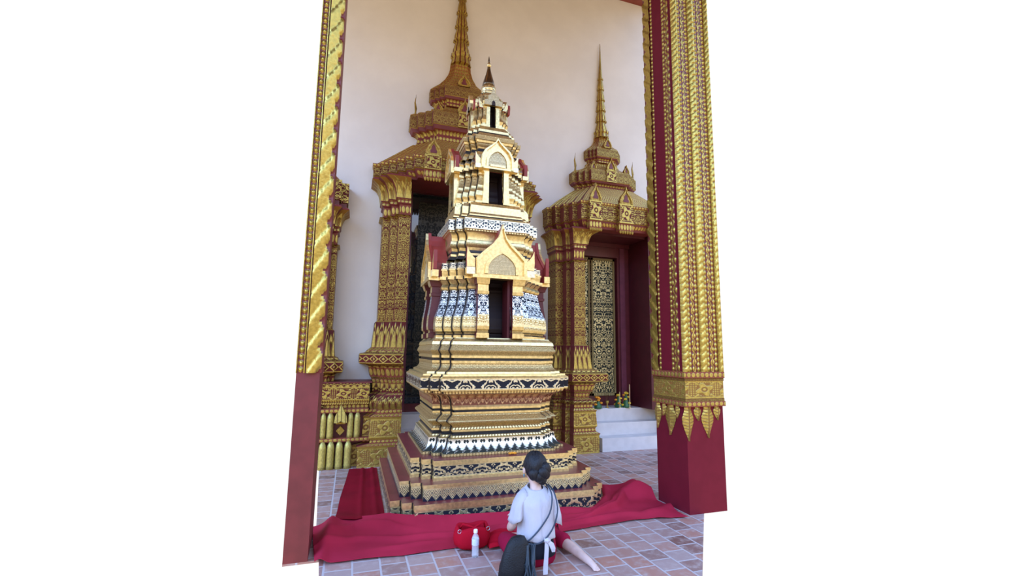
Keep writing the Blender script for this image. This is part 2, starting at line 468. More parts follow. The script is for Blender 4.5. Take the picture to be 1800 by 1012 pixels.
def shrine():
    sh = empty('shrine', (CX, CY, 0), 'tall tiered gilded shrine tower with pointed pediments on red stepped base', 'shrine')
    d = .095
    # three plinth steps
    def step(z0, z1, w, wi, bands):
        mb = MB()
        lv = [(z0, w, d, 2, s_gold)] + [(z, ww, d, 2, m) for z, ww, m in bands] + [(z1, wi, d*.9, 2, s_red)]
        loft(mb, lv, capt=s_red, capb=s_red); mb.build('plinth_step', sh)
    step(0, .203, 1.060, .96, [(.150, 1.060, s_tier), (.152, 1.068, s_gold), (.203, 1.068, s_gold)])
    step(.203, .343, .978, .87, [(.312, .978, s_tri), (.314, .984, s_gold), (.343, .984, s_gold)])
    step(.343, .523, .878, .75, [(.372, .878, s_gold), (.374, .872, s_gold), (.480, .872, s_tier), (.482, .880, s_gold), (.523, .880, s_gold)])
    d = .088
    # base mouldings
    b1 = MB()
    loft(b1, [(.523, .762, d, 2, s_gold), (.550, .762, d, 2, s_beads), (.552, .752, d, 2, s_gold), (.675, .686, d, 2, s_lotus, 'd'), (.682, .660, d, 2, s_gold), (.702, .652, d, 2, s_beads), (.704, .646, d, 2, s_gold),
              (.720, .630, d, 2, s_line), (.735, .630, d, 2, s_line), (.737, .652, d, 2, s_gold), (.757, .652, d, 2, s_gold), (.781, .640, d, 2, s_beads),
              (.840, .700, d, 2, s_orn, 's'), (.905, .640, d, 2, s_orn, 's'), (.907, .648, d, 2, s_gold), (.928, .648, d, 2, s_gold), (.930, .628, d, 2, s_line), (.950, .628, d, 2, s_line), (.952, .650, d, 2, s_gold), (.975, .650, d, 2, s_gold)],
         capt=s_gold, capb=s_gold)
    b1.build('lower_base', sh)
    b2 = MB()
    loft(b2, [(.975, .650, d, 2, s_gold), (.995, .655, d, 2, s_gold), (1.113, .749, d, 2, s_red_orn, 'c'), (1.115, .762, d, 2, s_gold), (1.145, .766, d, 2, s_beads), (1.147, .800, d, 2, s_gold),
              (1.160, .802, d, 2, s_gold), (1.268, .806, d, 2, s_frz), (1.272, .806, d, 2, s_gold), (1.290, .780, d, 2, s_gold), (1.306, .778, d, 2, s_gold), (1.310, .735, d, 2, s_gold), (1.33, .731, d, 2, s_gold), (1.412, .670, d, 2, s_orn, 'd'),
              (1.414, .676, d, 2, s_gold), (1.440, .676, d, 2, s_gold), (1.442, .655, d, 2, s_line), (1.466, .655, d, 2, s_line), (1.468, .680, d, 2, s_gold), (1.492, .680, d, 2, s_gold)],
         capt=s_gold, capb=s_gold)
    b2.build('middle_base', sh)
    b3 = MB()
    loft(b3, [(1.492, .672, d, 2, s_gold), (1.545, .700, d, 2, s_orn, 's'), (1.60, .674, d, 2, s_orn), (1.602, .684, d, 2, s_gold), (1.628, .678, d, 2, s_gold), (1.675, .640, d, 2, s_gold, 's')], capt=s_gold, capb=s_gold)
    b3.build('upper_base', sh)
    # lower chamber
    n, d = 3, .082
    dw = .128
    c1 = MB()
    loft(c1, [(1.675, .628, d, n, s_gold), (1.70, .628, d, n, s_gold), (1.712, .612, d, n, s_line), (1.728, .612, d, n, s_orn), (1.742, .632, d, n, s_gold), (1.765, .638, d, n, s_gold), (1.80, .640, d, n, s_flame, .003),
              (1.90, .632, d, n, s_flame, .002), (2.19, .560, d, n, s_scroll, -.012), (2.20, .570, d, n, s_gold), (2.222, .578, d, n, s_gold), (2.26, .560, d, n, s_gold), (2.30, .590, d, n, s_gold)],
         capt=s_dark, capb=s_gold, notch=(dw, .26), notch_mats=[s_dark])
    c1.build('lower_chamber', sh)
    e1 = MB(); d = .075
    loft(e1, [(2.30, .600, d, n, s_gold), (2.335, .600, d, n, s_gold), (2.337, .575, d, n, s_gold), (2.40, .580, d, n, s_gold, 's'), (2.402, .588, d, n, s_gold), (2.42, .588, d, n, s_gold), (2.425, .578, d, n, s_gold), (2.487, .578, d, n, s_frzs), (2.49, .53, d, n, s_gold), (2.53, .515, d, n, s_gold),
              (2.575, .485, d, 2, s_line), (2.60, .485, d, 2, s_gold), (2.612, .470, d, 2, s_line), (2.635, .470, d, 2, s_line), (2.667, .476, d, 2, s_gold), (2.714, .492, d, 2, s_orn, .008), (2.745, .486, d, 2, s_gold), (2.752, .476, d, 2, s_line), (2.77, .476, d, 2, s_gold),
              (2.845, .515, d, 2, s_gold, 'c'), (2.862, .515, d, 2, s_beads), (2.866, .527, d, 2, s_gold), (2.984, .525, d, 2, s_frzs), (2.99, .51, d, 2, s_gold), (3.02, .47, d, 2, s_gold), (3.035, .462, d, 2, s_line), (3.05, .462, d, 2, s_gold), (3.075, .448, d, 2, s_gold), (3.16, .444, d, 2, s_gold), (3.20, .418, .065, 2, s_gold)],
         capt=s_gold, capb=s_dark)
    e1.build('lower_entablature', sh)
    # upper chamber
    d = .062; dw2 = .086
    c2 = MB()
    loft(c2, [(3.20, .425, d, n, s_gold), (3.225, .425, d, n, s_gold), (3.235, .405, d, n, s_line), (3.262, .408, d, n, s_gold), (3.29, .420, d, n, s_gold), (3.345, .413, d, n, s_gold), (3.42, .392, d, n, s_gold, -.006), (3.545, .372, d, n, s_orn, -.004), (3.55, .385, d, n, s_gold), (3.575, .385, d, n, s_gold), (3.605, .38, d, n, s_gold)],
         capt=s_dark, capb=s_gold, notch=(dw2, .2), notch_mats=[s_dark])
    c2.build('upper_chamber', sh)
    e2 = MB(); d = .06
    loft(e2, [(3.605, .41, d, n, s_gold), (3.635, .412, d, n, s_gold), (3.64, .39, d, n, s_gold), (3.68, .388, d, n, s_gold), (3.70, .396, d, n, s_gold), (3.74, .385, d, n, s_frzs), (3.745, .36, d, 2, s_gold), (3.80, .35, d, 2, s_gold), (3.85, .322, d, 2, s_gold), (3.892, .312, d, 2, s_line), (3.91, .318, d, 2, s_gold), (3.955, .33, d, 2, s_orn, .006), (3.96, .34, d, 2, s_gold), (3.985, .345, d, 2, s_gold), (3.99, .355, d, 2, s_gold), (4.04, .360, d, 2, s_orn), (4.05, .33, d, 2, s_gold), (4.10, .30, d, 2, s_gold), (4.12, .288, .05, 2, s_line), (4.15, .288, .05, 2, s_gold), (4.20, .25, .045, 2, s_gold), (4.215, .235, .045, 2, s_gold)],
         capt=s_gold, capb=s_dark)
    e2.build('upper_entablature', sh)
    # lantern
    d = .045; c3 = MB()
    loft(c3, [(4.215, .238, d, 2, s_gold), (4.24, .238, d, 2, s_gold), (4.25, .215, d, 2, s_line), (4.27, .215, d, 2, s_gold), (4.31, .226, d, 2, s_gold), (4.40, .20, d, 2, s_gold, -.006), (4.47, .205, d, 2, s_orn), (4.49, .212, d, 2, s_gold)],
         capt=s_dark, capb=s_gold, notch=(.036, .13), notch_mats=[s_dark])
    c3.build('lantern_chamber', sh)
    e3 = MB()
    loft(e3, [(4.49, .222, d, 2, s_gold), (4.515, .222, d, 2, s_gold), (4.52, .205, d, 2, s_orn), (4.56, .21, d, 2, s_gold), (4.575, .195, d, 2, s_gold), (4.62, .185, .04, 2, s_gold), (4.63, .165, .035, 2, s_line), (4.66, .165, .035, 2, s_orn), (4.675, .14, .03, 2, s_gold), (4.72, .115, .025, 2, s_gold), (4.735, .10, .02, 2, s_line), (4.75, .10, .02, 2, s_gold)],
         capt=s_gold, capb=s_dark)
    e3.build('lantern_roof', sh)
    sp = MB(); a = math.sqrt(1)
    sp.lathe([(4.75, .086), (4.775, .092), (4.785, .084), (4.80, .092), (4.825, .095), (4.835, .088), (4.85, .09)], (CX, CY, 0), s_gold, 20)
    sp.build('spire_ring', sh, smooth=True)
    co = MB(); co.lathe([(4.85, .082), (4.90, .078), (4.96, .062), (5.03, .040), (5.09, .026), (5.14, .018)], (CX, CY, 0), s_black, 20); co.build('spire_cone', sh, smooth=True)
    ba = MB(); ba.lathe([(5.135, .006), (5.142, .02), (5.158, .029), (5.175, .029), (5.19, .02), (5.197, .006)], (CX, CY, 0), s_gold, 16); ba.build('spire_ball', sh, smooth=True)
    ti = MB(); ti.lathe([(5.195, .010), (5.22, .014), (5.26, .008), (5.29, .003)], (CX, CY, 0), s_black, 10); ti.build('spire_tip', sh, smooth=True)
    # pediments and door surrounds on all four sides
    for k in range(4):
        tf = face_tf(k)
        pediment(sh, k, -.690, .285, .565, 2.335, OG1, IN1, .42, .20)
        j = MB()
        for sg in (-1, 1):   # jamb pilasters beside the opening, bellied like the ribs
            lv = [(1.675, .69, .128, .262, s_gold), (1.725, .69, .128, .262, s_gold), (1.73, .672, .132, .25, s_gold), (1.755, .672, .132, .25, s_orn), (1.765, .69, .128, .258, s_gold), (1.80, .695, .128, .256, s_gold), (1.86, .694, .13, .254, s_flame), (1.92, .688, .13, .252, s_flame), (2.02, .672, .132, .246, s_scroll), (2.13, .660, .134, .243, s_scroll),
                  (2.135, .672, .13, .255, s_gold), (2.165, .675, .13, .256, s_gold), (2.17, .664, .134, .25, s_gold), (2.235, .664, .134, .25, s_gold), (2.24, .68, .13, .262, s_gold), (2.30, .70, .128, .275, s_gold)]
            for A, B in zip(lv, lv[1:]):
                def pt(q, xi, back): return tf((sg*q[2+xi], -.55 if back else -q[1], q[0]))
                m = B[4]; hw_ = .06
                f4 = [pt(A, 0, 0), pt(A, 1, 0), pt(B, 1, 0), pt(B, 0, 0)]
                v0 = 0 if m not in (s_flame,) else (A[0]-1.80)/.12; v1 = 1 if m not in (s_flame,) else (B[0]-1.80)/.12
                if m is s_scroll: v0, v1 = (A[0]-1.92)/.3, (B[0]-1.92)/.3
                j.face(f4, m, [(-hw_, v0), (hw_, v0), (hw_, v1), (-hw_, v1)])
                for xi in (0, 1): j.face([pt(A, xi, 0), pt(A, xi, 1), pt(B, xi, 1), pt(B, xi, 0)], s_maroon)
            j.face([tf((sg*.128, -.70, 2.30)), tf((sg*.275, -.70, 2.30)), tf((sg*.275, -.55, 2.30)), tf((sg*.128, -.55, 2.30))], s_gold)
        j.extr([(-.32, 2.30), (.32, 2.30), (.32, 2.335), (-.32, 2.335)], -.715, -.55, s_gold, s_gold, s_gold, tf)
        j.build('door_frame', sh)
        mi = MB(); mi.extr([(.098, 1.676), (.127, 1.676), (.127, 2.298), (.098, 2.298)], -.60, -.42, s_maroon, None, None, tf); mi.build('door_jamb', sh)
        pediment(sh, k, -.455, .192, .375, 3.60, OG2, IN2, .56, .10)
        j = MB()
        for sg in (-1, 1):
            q = [(sg*.088, 3.20), (sg*.165, 3.20), (sg*.155, 3.30), (sg*.145, 3.56), (sg*.17, 3.60), (sg*.088, 3.60)]
            j.extr(q if sg > 0 else q[::-1], -.435, -.36, s_gold, s_gold, s_gold, tf)
        j.extr([(-.205, 3.595), (.205, 3.595), (.205, 3.62), (-.205, 3.62)], -.475, -.38, s_gold, s_gold, s_gold, tf)
        j.extr([(-.09, 3.62), (.09, 3.62), (.09, 3.645), (-.09, 3.645)], -.485, -.45, s_gold, s_gold, s_gold, tf)
        j.build('door_frame', sh)
        g = MB()
        g.extr([(-.115, 4.49), (.115, 4.49), (.11, 4.55), (.065, 4.57), (.07, 4.61), (.035, 4.63), (.02, 4.675), (0, 4.71), (-.02, 4.675), (-.035, 4.63), (-.07, 4.61), (-.065, 4.57), (-.11, 4.55)], -.252, -.20, s_tymp, s_gold, s_redb, tf)
        g.extr([(-.022, 4.49), (.022, 4.49), (.018, 4.535), (0, 4.555), (-.018, 4.535)], -.258, -.24, s_dark, None, None, tf)
        for sg in (-1, 1):
            q = [(sg*.037, 4.23), (sg*.085, 4.23), (sg*.078, 4.47), (sg*.037, 4.47)]
            g.extr(q if sg > 0 else q[::-1], -.235, -.18, s_gold, None, None, tf)
            q = [(sg*.12, 4.45), (sg*.17, 4.45), (sg*.185, 4.52), (sg*.175, 4.57), (sg*.15, 4.50)]
            g.extr(q if sg > 0 else q[::-1], -.235, -.21, s_gold, s_redb, s_redb, tf)
        g.build('gable', sh)
    return sh
shrine()

# ------------------------------------------------------------------ carved door surrounds on the wall
def plan_scaled(path, cx, s, e=0.):
    """path: (t, dep) with t measured from the centre, dep out from the wall, left to right"""
    return [(cx + t*s + (e if t > 0 else -e), YW - dep*s - e) for t, dep in path]

def wall_loft(mb, path, cx, levels, capt=None, capb=None):
    L = []
    for lv in levels:
        z, s, e, m = lv[:4]; cv = lv[4] if len(lv) > 4 else None
        if L and cv:
            z0, s0, e0 = L[-1][:3]; K = 5
            for k in range(1, K+1):
                t = k/K; g = {'c': 1-math.sqrt(max(0, 1-t*t)), 'd': math.sqrt(max(0, 1-(1-t)**2)), 's': t*t*(3-2*t), 'o': t, 'v': 1-(1-t)**2.2}[cv]
                ee = e0 + (e-e0)*g; ss = s0 + (s-s0)*g
                if cv == 'o': ee += .035*math.sin(PI*t)
                L.append((z0+(z-z0)*t, ss, ee, m, (k-1)/K, k/K))
        else: L.append((z, s, e, m, 0., 1.))
    for a, b in zip(L, L[1:]):
        pa = plan_scaled(path, cx, a[1], a[2]); pb = plan_scaled(path, cx, b[1], b[2])
        pa[0] = (pa[0][0], YW); pa[-1] = (pa[-1][0], YW); pb[0] = (pb[0][0], YW); pb[-1] = (pb[-1][0], YW)
        for i in range(len(pa)-1):
            Lh = math.hypot(pa[i][0]-pa[i+1][0], pa[i][1]-pa[i+1][1])/2
            side = abs(pa[i][0]-pa[i+1][0]) < 1e-6 and 1 <= i < len(pa)-2 and b[0] - a[0] > .02
            mb.face([(*pa[i], a[0]), (*pa[i+1], a[0]), (*pb[i+1], b[0]), (*pb[i], b[0])], w_red if side else b[3], [(-Lh, b[4]), (Lh, b[4]), (Lh, b[5]), (-Lh, b[5])])
    for cap, q, rev in ((capb, L[0], True), (capt, L[-1], False)):
        if cap:
            p_ = plan_scaled(path, cx, q[1], q[2]); p_[0] = (p_[0][0], YW); p_[-1] = (p_[-1][0], YW)
            pts = [(*p, q[0]) for p in p_]
            mb.ngon(pts[::-1] if rev else pts, cap)

def sympath(half):
    return [(-t, d) for t, d in half] + [(t, d) for t, d in half[::-1]]

def redpath(hw, dep, n, dx, dy):
    h = [(hw, 0)]; t = hw; d = dep - n*dy
    for i in range(n):
        h.append((t, d)); t -= dx; h.append((t, d)); d += dy
    h.append((t, d))
    return sympath(h)

def gablet(name, parent, x, y, z, w, h, m=None):
    g = MB(); m = m or w_gold
    o = [(-w, 0), (-w*1.02, h*.22), (-w*.72, h*.5), (-w*.25, h*.74), (-w*.07, h*.9), (0, h*1.12), (w*.07, h*.9), (w*.25, h*.74), (w*.72, h*.5), (w*1.02, h*.22), (w, 0)]
    g.extr([(x + a, z + b) for a, b in o], y, y + .05, m, w_fine, w_red)
    for k in range(len(o)-1):
        a, b = o[k], o[k+1]
        g.face([(x+a[0], y-.02, z+a[1]), (x+a[0]*.78, y-.02, z+a[1]*.82+h*.02), (x+b[0]*.78, y-.02, z+b[1]*.82+h*.02), (x+b[0], y-.02, z+b[1])], w_gold)
        for q in (1., .78):
            dz = 0 if q == 1. else h*.02; sc = 1. if q == 1. else .82
            g.face([(x+a[0]*q, y-.02, z+a[1]*sc+dz), (x+b[0]*q, y-.02, z+b[1]*sc+dz), (x+b[0]*q, y, z+b[1]*sc+dz), (x+a[0]*q, y, z+a[1]*sc+dz)], w_gold)
    ob = g.build(name, parent)
    t = MB(); q = [(-.42, .12), (.42, .12), (.46, .24), (.26, .34), (.24, .48), (0, .66), (-.24, .48), (-.26, .34), (-.46, .24)]
    t.extr([(x + a*w, z + b*h) for a, b in q], y - .006, y + .01, w_red); t.build('gablet_niche', ob)
    return ob

def pilaster(parent, cx, sg, ti, t1, t2, t3, yf, dy, zs, co=(.35, .6, .8, 1.), bx=(0, 0)):
    """half-redented pilaster beside an opening, stepping back to the wall on its outer side"""
    zb, z2, z1p, z1, zl, zbase, zbul0, zbul1, zsh, zsh1, zring, zcap, = zs
    def path(e, z):
        a, b, c, d = co
        x = bx[0] if z < z2 + .001 else bx[1] if z < z1 + .001 else bx[1]*max(0, 1 - (z - z1)/(zl - z1))
        pts = [(ti - e*a, YW), (ti - e*a, yf - e), (t1 + e*b + x, yf - e), (t1 + e*b + x, yf + dy - e), (t2 + e*c + x*.9, yf + dy - e), (t2 + e*c + x*.9, yf + 2*dy - e), (t3 + e*d + x*.75, yf + 2*dy - e), (t3 + e*d + x*.75, YW)]
        return [(cx + sg*t, y) for t, y in pts]
    mb = MB()
    lv = [(zb, .10, w_gold), (z2 - .03, .10, w_flowerbig), (z2, .11, w_gold), (z2 + .03, .075, w_beads), (z1p - .03, .07, w_beads), (z1p, .085, w_gold), (z1 - .03, .075, w_flowerbig), (z1, .085, w_gold),
          (z1 + .04, .05, w_beads), (z1 + .09, .05, w_beads), (zl, .06, w_leafu, 'o'), (zl + .03, .02, w_beads), (zbase - .06, .02, w_leafd), (zbase, .03, w_beads), (zbase + .03, .05, w_cols), (zbul0 - .05, .07, w_beads),
          (zbul0, .16, w_leafu, 'c'), (zbul0 + .012, .175, w_gold), (zbul1, .175, w_dia), (zbul1 + .012, .165, w_gold), (zbul1 + .05, .10, w_leafd, 'd'), (zsh, .05, w_beads), (zsh + .36, .025, w_leafu), (zsh + .38, .0, w_gold), (zsh1 - .03, .0, w_shaft), (zsh1, .035, w_leafd, 'c'),
          (zsh1 + .02, -.01, w_red), (zring - .08, -.005, w_beads), (zring - .06, .015, w_red), (zring - .01, .01, w_beads), (zring, .02, w_beads), (zring + .015, .03, w_red), (zcap, .14, w_leafcap, 'c'), (zcap + .03, .12, w_red)]
    L = []
    for q in lv:
        if len(q) == 4:
            z0, e0 = L[-1][0], L[-1][1]; K = 5
            for k in range(1, K+1):
                t = k/K; g = {'c': 1-math.sqrt(max(0, 1-t*t)), 'd': math.sqrt(max(0, 1-(1-t)**2)), 'o': t}[q[3]]
                e = e0 + (q[1]-e0)*g + (.03*math.sin(PI*t) if q[3] == 'o' else 0)
                L.append((z0+(q[0]-z0)*t, e, q[2], (k-1)/K, k/K))
        else: L.append((*q, 0., 1.))
    for a, b in zip(L, L[1:]):
        pa, pb = path(a[1], a[0]), path(b[1], b[0])
        for i in range(len(pa)-1):
            Lh = math.hypot(pa[i][0]-pa[i+1][0], pa[i][1]-pa[i+1][1])/2
            q = [(*pa[i], a[0]), (*pa[i+1], a[0]), (*pb[i+1], b[0]), (*pb[i], b[0])]
            uv = [(-Lh, b[3]), (Lh, b[3]), (Lh, b[4]), (-Lh, b[4])]
            mb.face(q if sg > 0 else q[::-1], w_red if i in (2, 4) and b[0] - a[0] > .02 else b[2], uv if sg > 0 else uv[::-1])
    for q, up in ((L[0], 0), (L[-1], 1)):
        pts = [(*p, q[0]) for p in path(q[1], q[0])]
        mb.ngon(pts, w_gold)
    return mb.build('pilaster', parent)

def door_surround(kind, cx, label):
    root = empty('door_surround', (cx, YW, 0), label, 'door surround', 'gilded door surrounds along the wall')
    if kind == 'big':
        pz = (0, .27, .37, .64, .92, 1.13, 1.34, 1.47, 1.57, 3.48, 3.72, 4.02)
        pp = (.787, .955, 1.06, 1.165, 6.76, .13)
        for sg in (-1, 1): pilaster(root, cx, sg, *pp, pz, (-.2, 1.5, 1.4, 1.3), (.25, .14))
        zc0, zc1 = 4.05, 4.37; hw = 1.31; dep = .72; n = 5; dx = .11; dy = .115
        zl1 = 4.80; t1 = dict(hw=.80, dep=.46, z0=4.80, z1=5.03, z2=5.28, zr=5.45); t2 = dict(hw=.50, dep=.36, z0=5.45, z1=5.60, z2=5.80, zr=6.36)
        neck = [(6.34, .17), (6.46, .145), (6.48, .165), (6.53, .165), (6.55, .145)]
        rings = (6.55, 8.35, .15, 4)
        gabs = [(-.52, .11, .26), (0, .17, .30), (.52, .11, .26)]
    else:
        pz = (0, .29, .40, .64, .80, .90, 1.08, 1.20, 1.28, 3.02, 3.28, 3.52)
        pp = (.66, .86, .93, 1.06, 6.74, .14)
        for sg in (-1, 1): pilaster(root, cx if sg < 0 else cx + .20, sg, *pp, pz, (1.7 if sg < 0 else -.3, .7, .8, 1.))
        zc0, zc1 = 3.56, 3.99; hw = 1.14; dep = .74; n = 4; dx = .09; dy = .14
        zl1 = 4.40; t1 = dict(hw=.64, dep=.36, z0=4.40, z1=4.53, z2=4.75, zr=4.94); t2 = dict(hw=.345, dep=.25, z0=4.94, z1=5.04, z2=5.22, zr=5.50)
        neck = [(5.48, .14), (5.56, .12), (5.58, .135), (5.61, .135), (5.625, .115)]
        rings = (5.625, 7.42, .115, 5)
        gabs = [(-.57, .10, .27), (0, .12, .27), (.57, .10, .27)]
    path = redpath(hw, dep, n, dx, dy)
    # front blocks carrying the gablets
    front = hw - n*dx
    half = []
    en = MB()
    wall_loft(en, path, cx, [(zc0, 1, -.05, w_red), (zc0 + .03, 1, -.04, w_red), (zc0 + .10, 1, -.005, w_beads), (zc0 + .12, 1, .0, w_red), (zc0 + .13, 1, .02, w_gold), (zc1 - .05, 1, .02, w_scroll), (zc1 - .04, 1, .03, w_gold), (zc1, 1, .035, w_beads)], capt=w_gold, capb=w_red)
    eo = en.build('entablature', root)
    for gx, gw, gh in gabs:
        b = MB(); bw = gw*1.12; yb = YW - dep - .075
        b.band((cx + gx - bw, yb, zc0 - .03), (cx + gx + bw, YW - dep + .02, zc0 + .1), w_beads)
        b.band((cx + gx - bw, yb - .02, zc0 + .1), (cx + gx + bw, YW - dep + .02, zc1), w_flower)
        for k in range(6):
            xx = cx + gx - bw + (k + .5)*bw/3
            b.tube([(xx, yb, zc0 - .03), (xx, yb, zc0 - .065), (xx, yb, zc0 - .08)], [.022, .018, .004], w_gold, 6)
        bo = b.build('cornice_block', root)
        gablet('gablet', root, cx + gx, yb - .01, zc1, gw, gh)
    lo = MB()
    s1 = t1['hw']/hw
    wall_loft(lo, path, cx, [(zc1, .99, 0, w_scales), (zc1 + (zl1-zc1)*.45, .80, 0, w_scales), (zl1, s1*.93, 0, w_scales)])
    lo.build('lower_roof', root)
    for ti, tt in enumerate((t1, t2)):
        pth = redpath(tt['hw'], tt['dep'], 3, tt['hw']*.13, tt['dep']*.2)
        tb = MB(); nx = t2['hw']*.95/t1['hw'] if ti == 0 else neck[0][1]/t2['hw']
        z0, z1_, z2_, zr = tt['z0'], tt['z1'], tt['z2'], tt['zr']
        wall_loft(tb, pth, cx, [(z0, .86, 0, w_red), (z0 + (z1_-z0)*.3, .86, 0, w_beads), (z0 + (z1_-z0)*.4, .84, 0, w_red), (z0 + (z1_-z0)*.75, .96, 0, w_beads, 'c'), (z1_, 1.0, 0, w_red), (z1_ + .01, 1.02, 0, w_gold), (z2_ - .03, 1.02, 0, w_fine), (z2_ - .02, 1.0, 0, w_gold), (z2_, .96, 0, w_beads), (zr, nx, 0, w_scales, 'v')], capt=w_gold, capb=w_red)
        tb.build('roof_tier', root)
        gws = [(-.52, .62), (0, 1), (.52, .62)] if ti == 0 else [(0, .9)]
        for gx, sc in gws:
            gablet('gablet', root, cx + gx*tt['hw'], YW - tt['dep']*(1.03 if gx == 0 else .93), z2_, .085*sc if kind != 'big' else .11*sc, .22*sc)
            if ti == 0:
                fb = MB(); ww = .1*sc; yy = YW - tt['dep']*(1.06 if gx == 0 else .95)
                fb.band((cx + gx*tt['hw'] - ww, yy, z1_), (cx + gx*tt['hw'] + ww, yy + .06, z2_), w_flower); fb.build('tier_block', root)
    # spire: fluted neck, swelling rings and needle
    sy = YW - .03
    nk = MB(); N = 24
    z0 = neck[0][0]
    nk.rings([[(cx + rr*(1 + .07*(i % 2))*math.cos(2*PI*i/N), sy + rr*(1 + .07*(i % 2))*math.sin(2*PI*i/N), z) for i in range(N)] for z, rr in neck], w_flute)
    nk.build('spire_neck', root)
    z, zt, rr, nr = rings
    sp = MB(); seg = (zt - z)*.6/nr; prof = []
    for k in range(nr):
        q = rr*(1 - k/nr*.62); q2 = rr*(1 - (k+1)/nr*.62)
        prof += [(z, q*.92), (z + seg*.25, q*.95), (z + seg*.6, q*.76), (z + seg*.8, q*.68), (z + seg*.84, q*.92), (z + seg*.94, q*.92), (z + seg*.98, q*.70)]; z += seg
    q = rr*.38*.8
    prof += [(z, q), (z + (zt-z)*.4, q*.55), (zt, .004)]
    sp.lathe(prof, (cx, sy, 0), w_flute, 24); sp.build('spire', root, auto=40)
    # slender corner finials
    for sx in (-1, 1):
        fn = MB(); x = cx + sx*t1['hw']*.93; y = YW - t1['dep']*.35
        fn.tube([(x, y, t1['z2'] - .05), (x + .01, y, t1['z2'] + .1), (x - .006, y, t1['z2'] + .2), (x + .012, y, t1['z2'] + .34)], [.03, .02, .013, .003], w_gold, 6)
        fn.build('corner_finial', root, smooth=True)
    return root
door_surround('big', 1.495, 'tall gilded door surround with spired roof, behind the shrine')
door_surround('small', 4.20, 'gilded door surround with slender spire, above the white steps on the right')

def neighbour():
    root = empty('door_surround', (-.9, YW, 0), 'sliver of a gilded door surround at the left edge, behind the left column', 'door surround', 'gilded door surrounds along the wall')
    pz = (0, .29, .40, .64, .80, .90, 1.22, 1.36, 1.44, 3.02, 3.28, 3.52)
    pilaster(root, -1.23, 1, .70, .80, .88, .95, 6.80, .13, pz)
    m = MB(); 
    for k in range(3):
        x1 = -.19 - .10*k; y0 = YW - .2 - .14*k
        m.box((-.62, y0, 3.60), (x1, YW, 3.68), w_red); m.box((-.62, y0 - .02, 3.68), (x1 + .02, YW, 3.98), w_scroll)
    m.build('entablature', root)
    r_ = MB(); r_.face([(-.19, YW, 3.98), (-.62, YW, 4.4), (-.62, YW-.4, 3.98), (-.35, YW - .4, 3.98)], w_scales); r_.build('lower_roof', root)
neighbour()

# carved dado between the two surrounds
def dado():
    root = empty('carved_dado', (-.18, 7.0, 0), 'gilded carved dado with tubes and arched niche at the wall foot on the left', 'dado')
    m = MB(); x0, x1 = -.40, .26
    m.box((x0, 6.86, 0), (x1, YW, .74), w_red)
    m.build('dado_core', root)
    t = MB(); t.box((x0, 6.80, 1.085), (x1 + .03, YW, 1.10), w_red)
    def band(z0, z1, y, mm):
        L = (x1 - x0)/2
        t.face([(x0, y, z0), (x1, y, z0), (x1, y, z1), (x0, y, z1)], mm, [(-L, 0), (L, 0), (L, 1), (-L, 1)])
        t.face([(x0, y, z1), (x1, y, z1), (x1, YW, z1), (x0, YW, z1)], w_gold); t.face([(x0, y, z0), (x0, YW, z0), (x1, YW, z0), (x1, y, z0)], w_gold)
        t.face([(x1, y, z0), (x1, YW, z0), (x1, YW, z1), (x1, y, z1)], w_fine); t.face([(x0, y, z0), (x0, YW, z0), (x0, YW, z1), (x0, y, z1)], w_fine)
    band(1.03, 1.085, 6.79, w_leafu); band(.86, 1.03, 6.78, w_flower); band(.80, .86, 6.82, w_cols); band(.74, .80, 6.86, w_beads)
    t.build('dado_frieze', root)
    def tube(x, y, z0, z1, r_, mm):
        q = MB(); n = 10; K = 8
        R = []
        for k in range(K+1):
            tt = k/K; rr = r_*(1.06 if k == 0 else 1.0)*(1 - .55*max(0, (tt-.8)/.2)**1.5)
            R.append([(x + rr*math.cos(2*PI*i/n), y + rr*math.sin(2*PI*i/n), z0 + (z1-z0)*tt) for i in range(n)])
        q.rings(R, mm); q.build('lotus_tube', root, smooth=True)
    for x in (-.29, -.19, -.085, .022): tube(x, 6.70, 0, .34, .047, w_olive)
    for x, q in ((-.30, .034), (-.215, .042), (.035, .038), (.122, .040)): tube(x, 6.74, .38, .70, q, w_olive)
    sh = MB(); sh.band((x0, 6.70, .335), (x1 + .02, 6.88, .38), w_beads); sh.build('dado_ledge', root); sh = MB(); sh.band((x0, 6.74, .70), (x1, 6.88, .75), w_beads); sh.build('dado_ledge', root)
    n_ = MB()
    hw = .08; xc = -.088
    n_.extr([(xc-hw, .58), (xc-hw*.9, .66), (xc-hw*.4, .74), (xc, .82), (xc+hw*.4, .74), (xc+hw*.9, .66), (xc+hw, .58), (xc+hw*.6, .575), (xc, .60), (xc-hw*.6, .575)], 6.68, 6.76, w_olive, w_gold)
    n_.build('niche_arch', root)
    d = MB(); d.extr([(xc-.055, .46), (xc, .40), (xc+.055, .46), (xc, .52)], 6.80, 6.86, w_gold); d.extr([(xc-.06, .55), (xc+.06, .55), (xc+.06, .575), (xc-.06, .575)], 6.78, 6.86, w_gold); d.build('niche_flower', root)
dado()

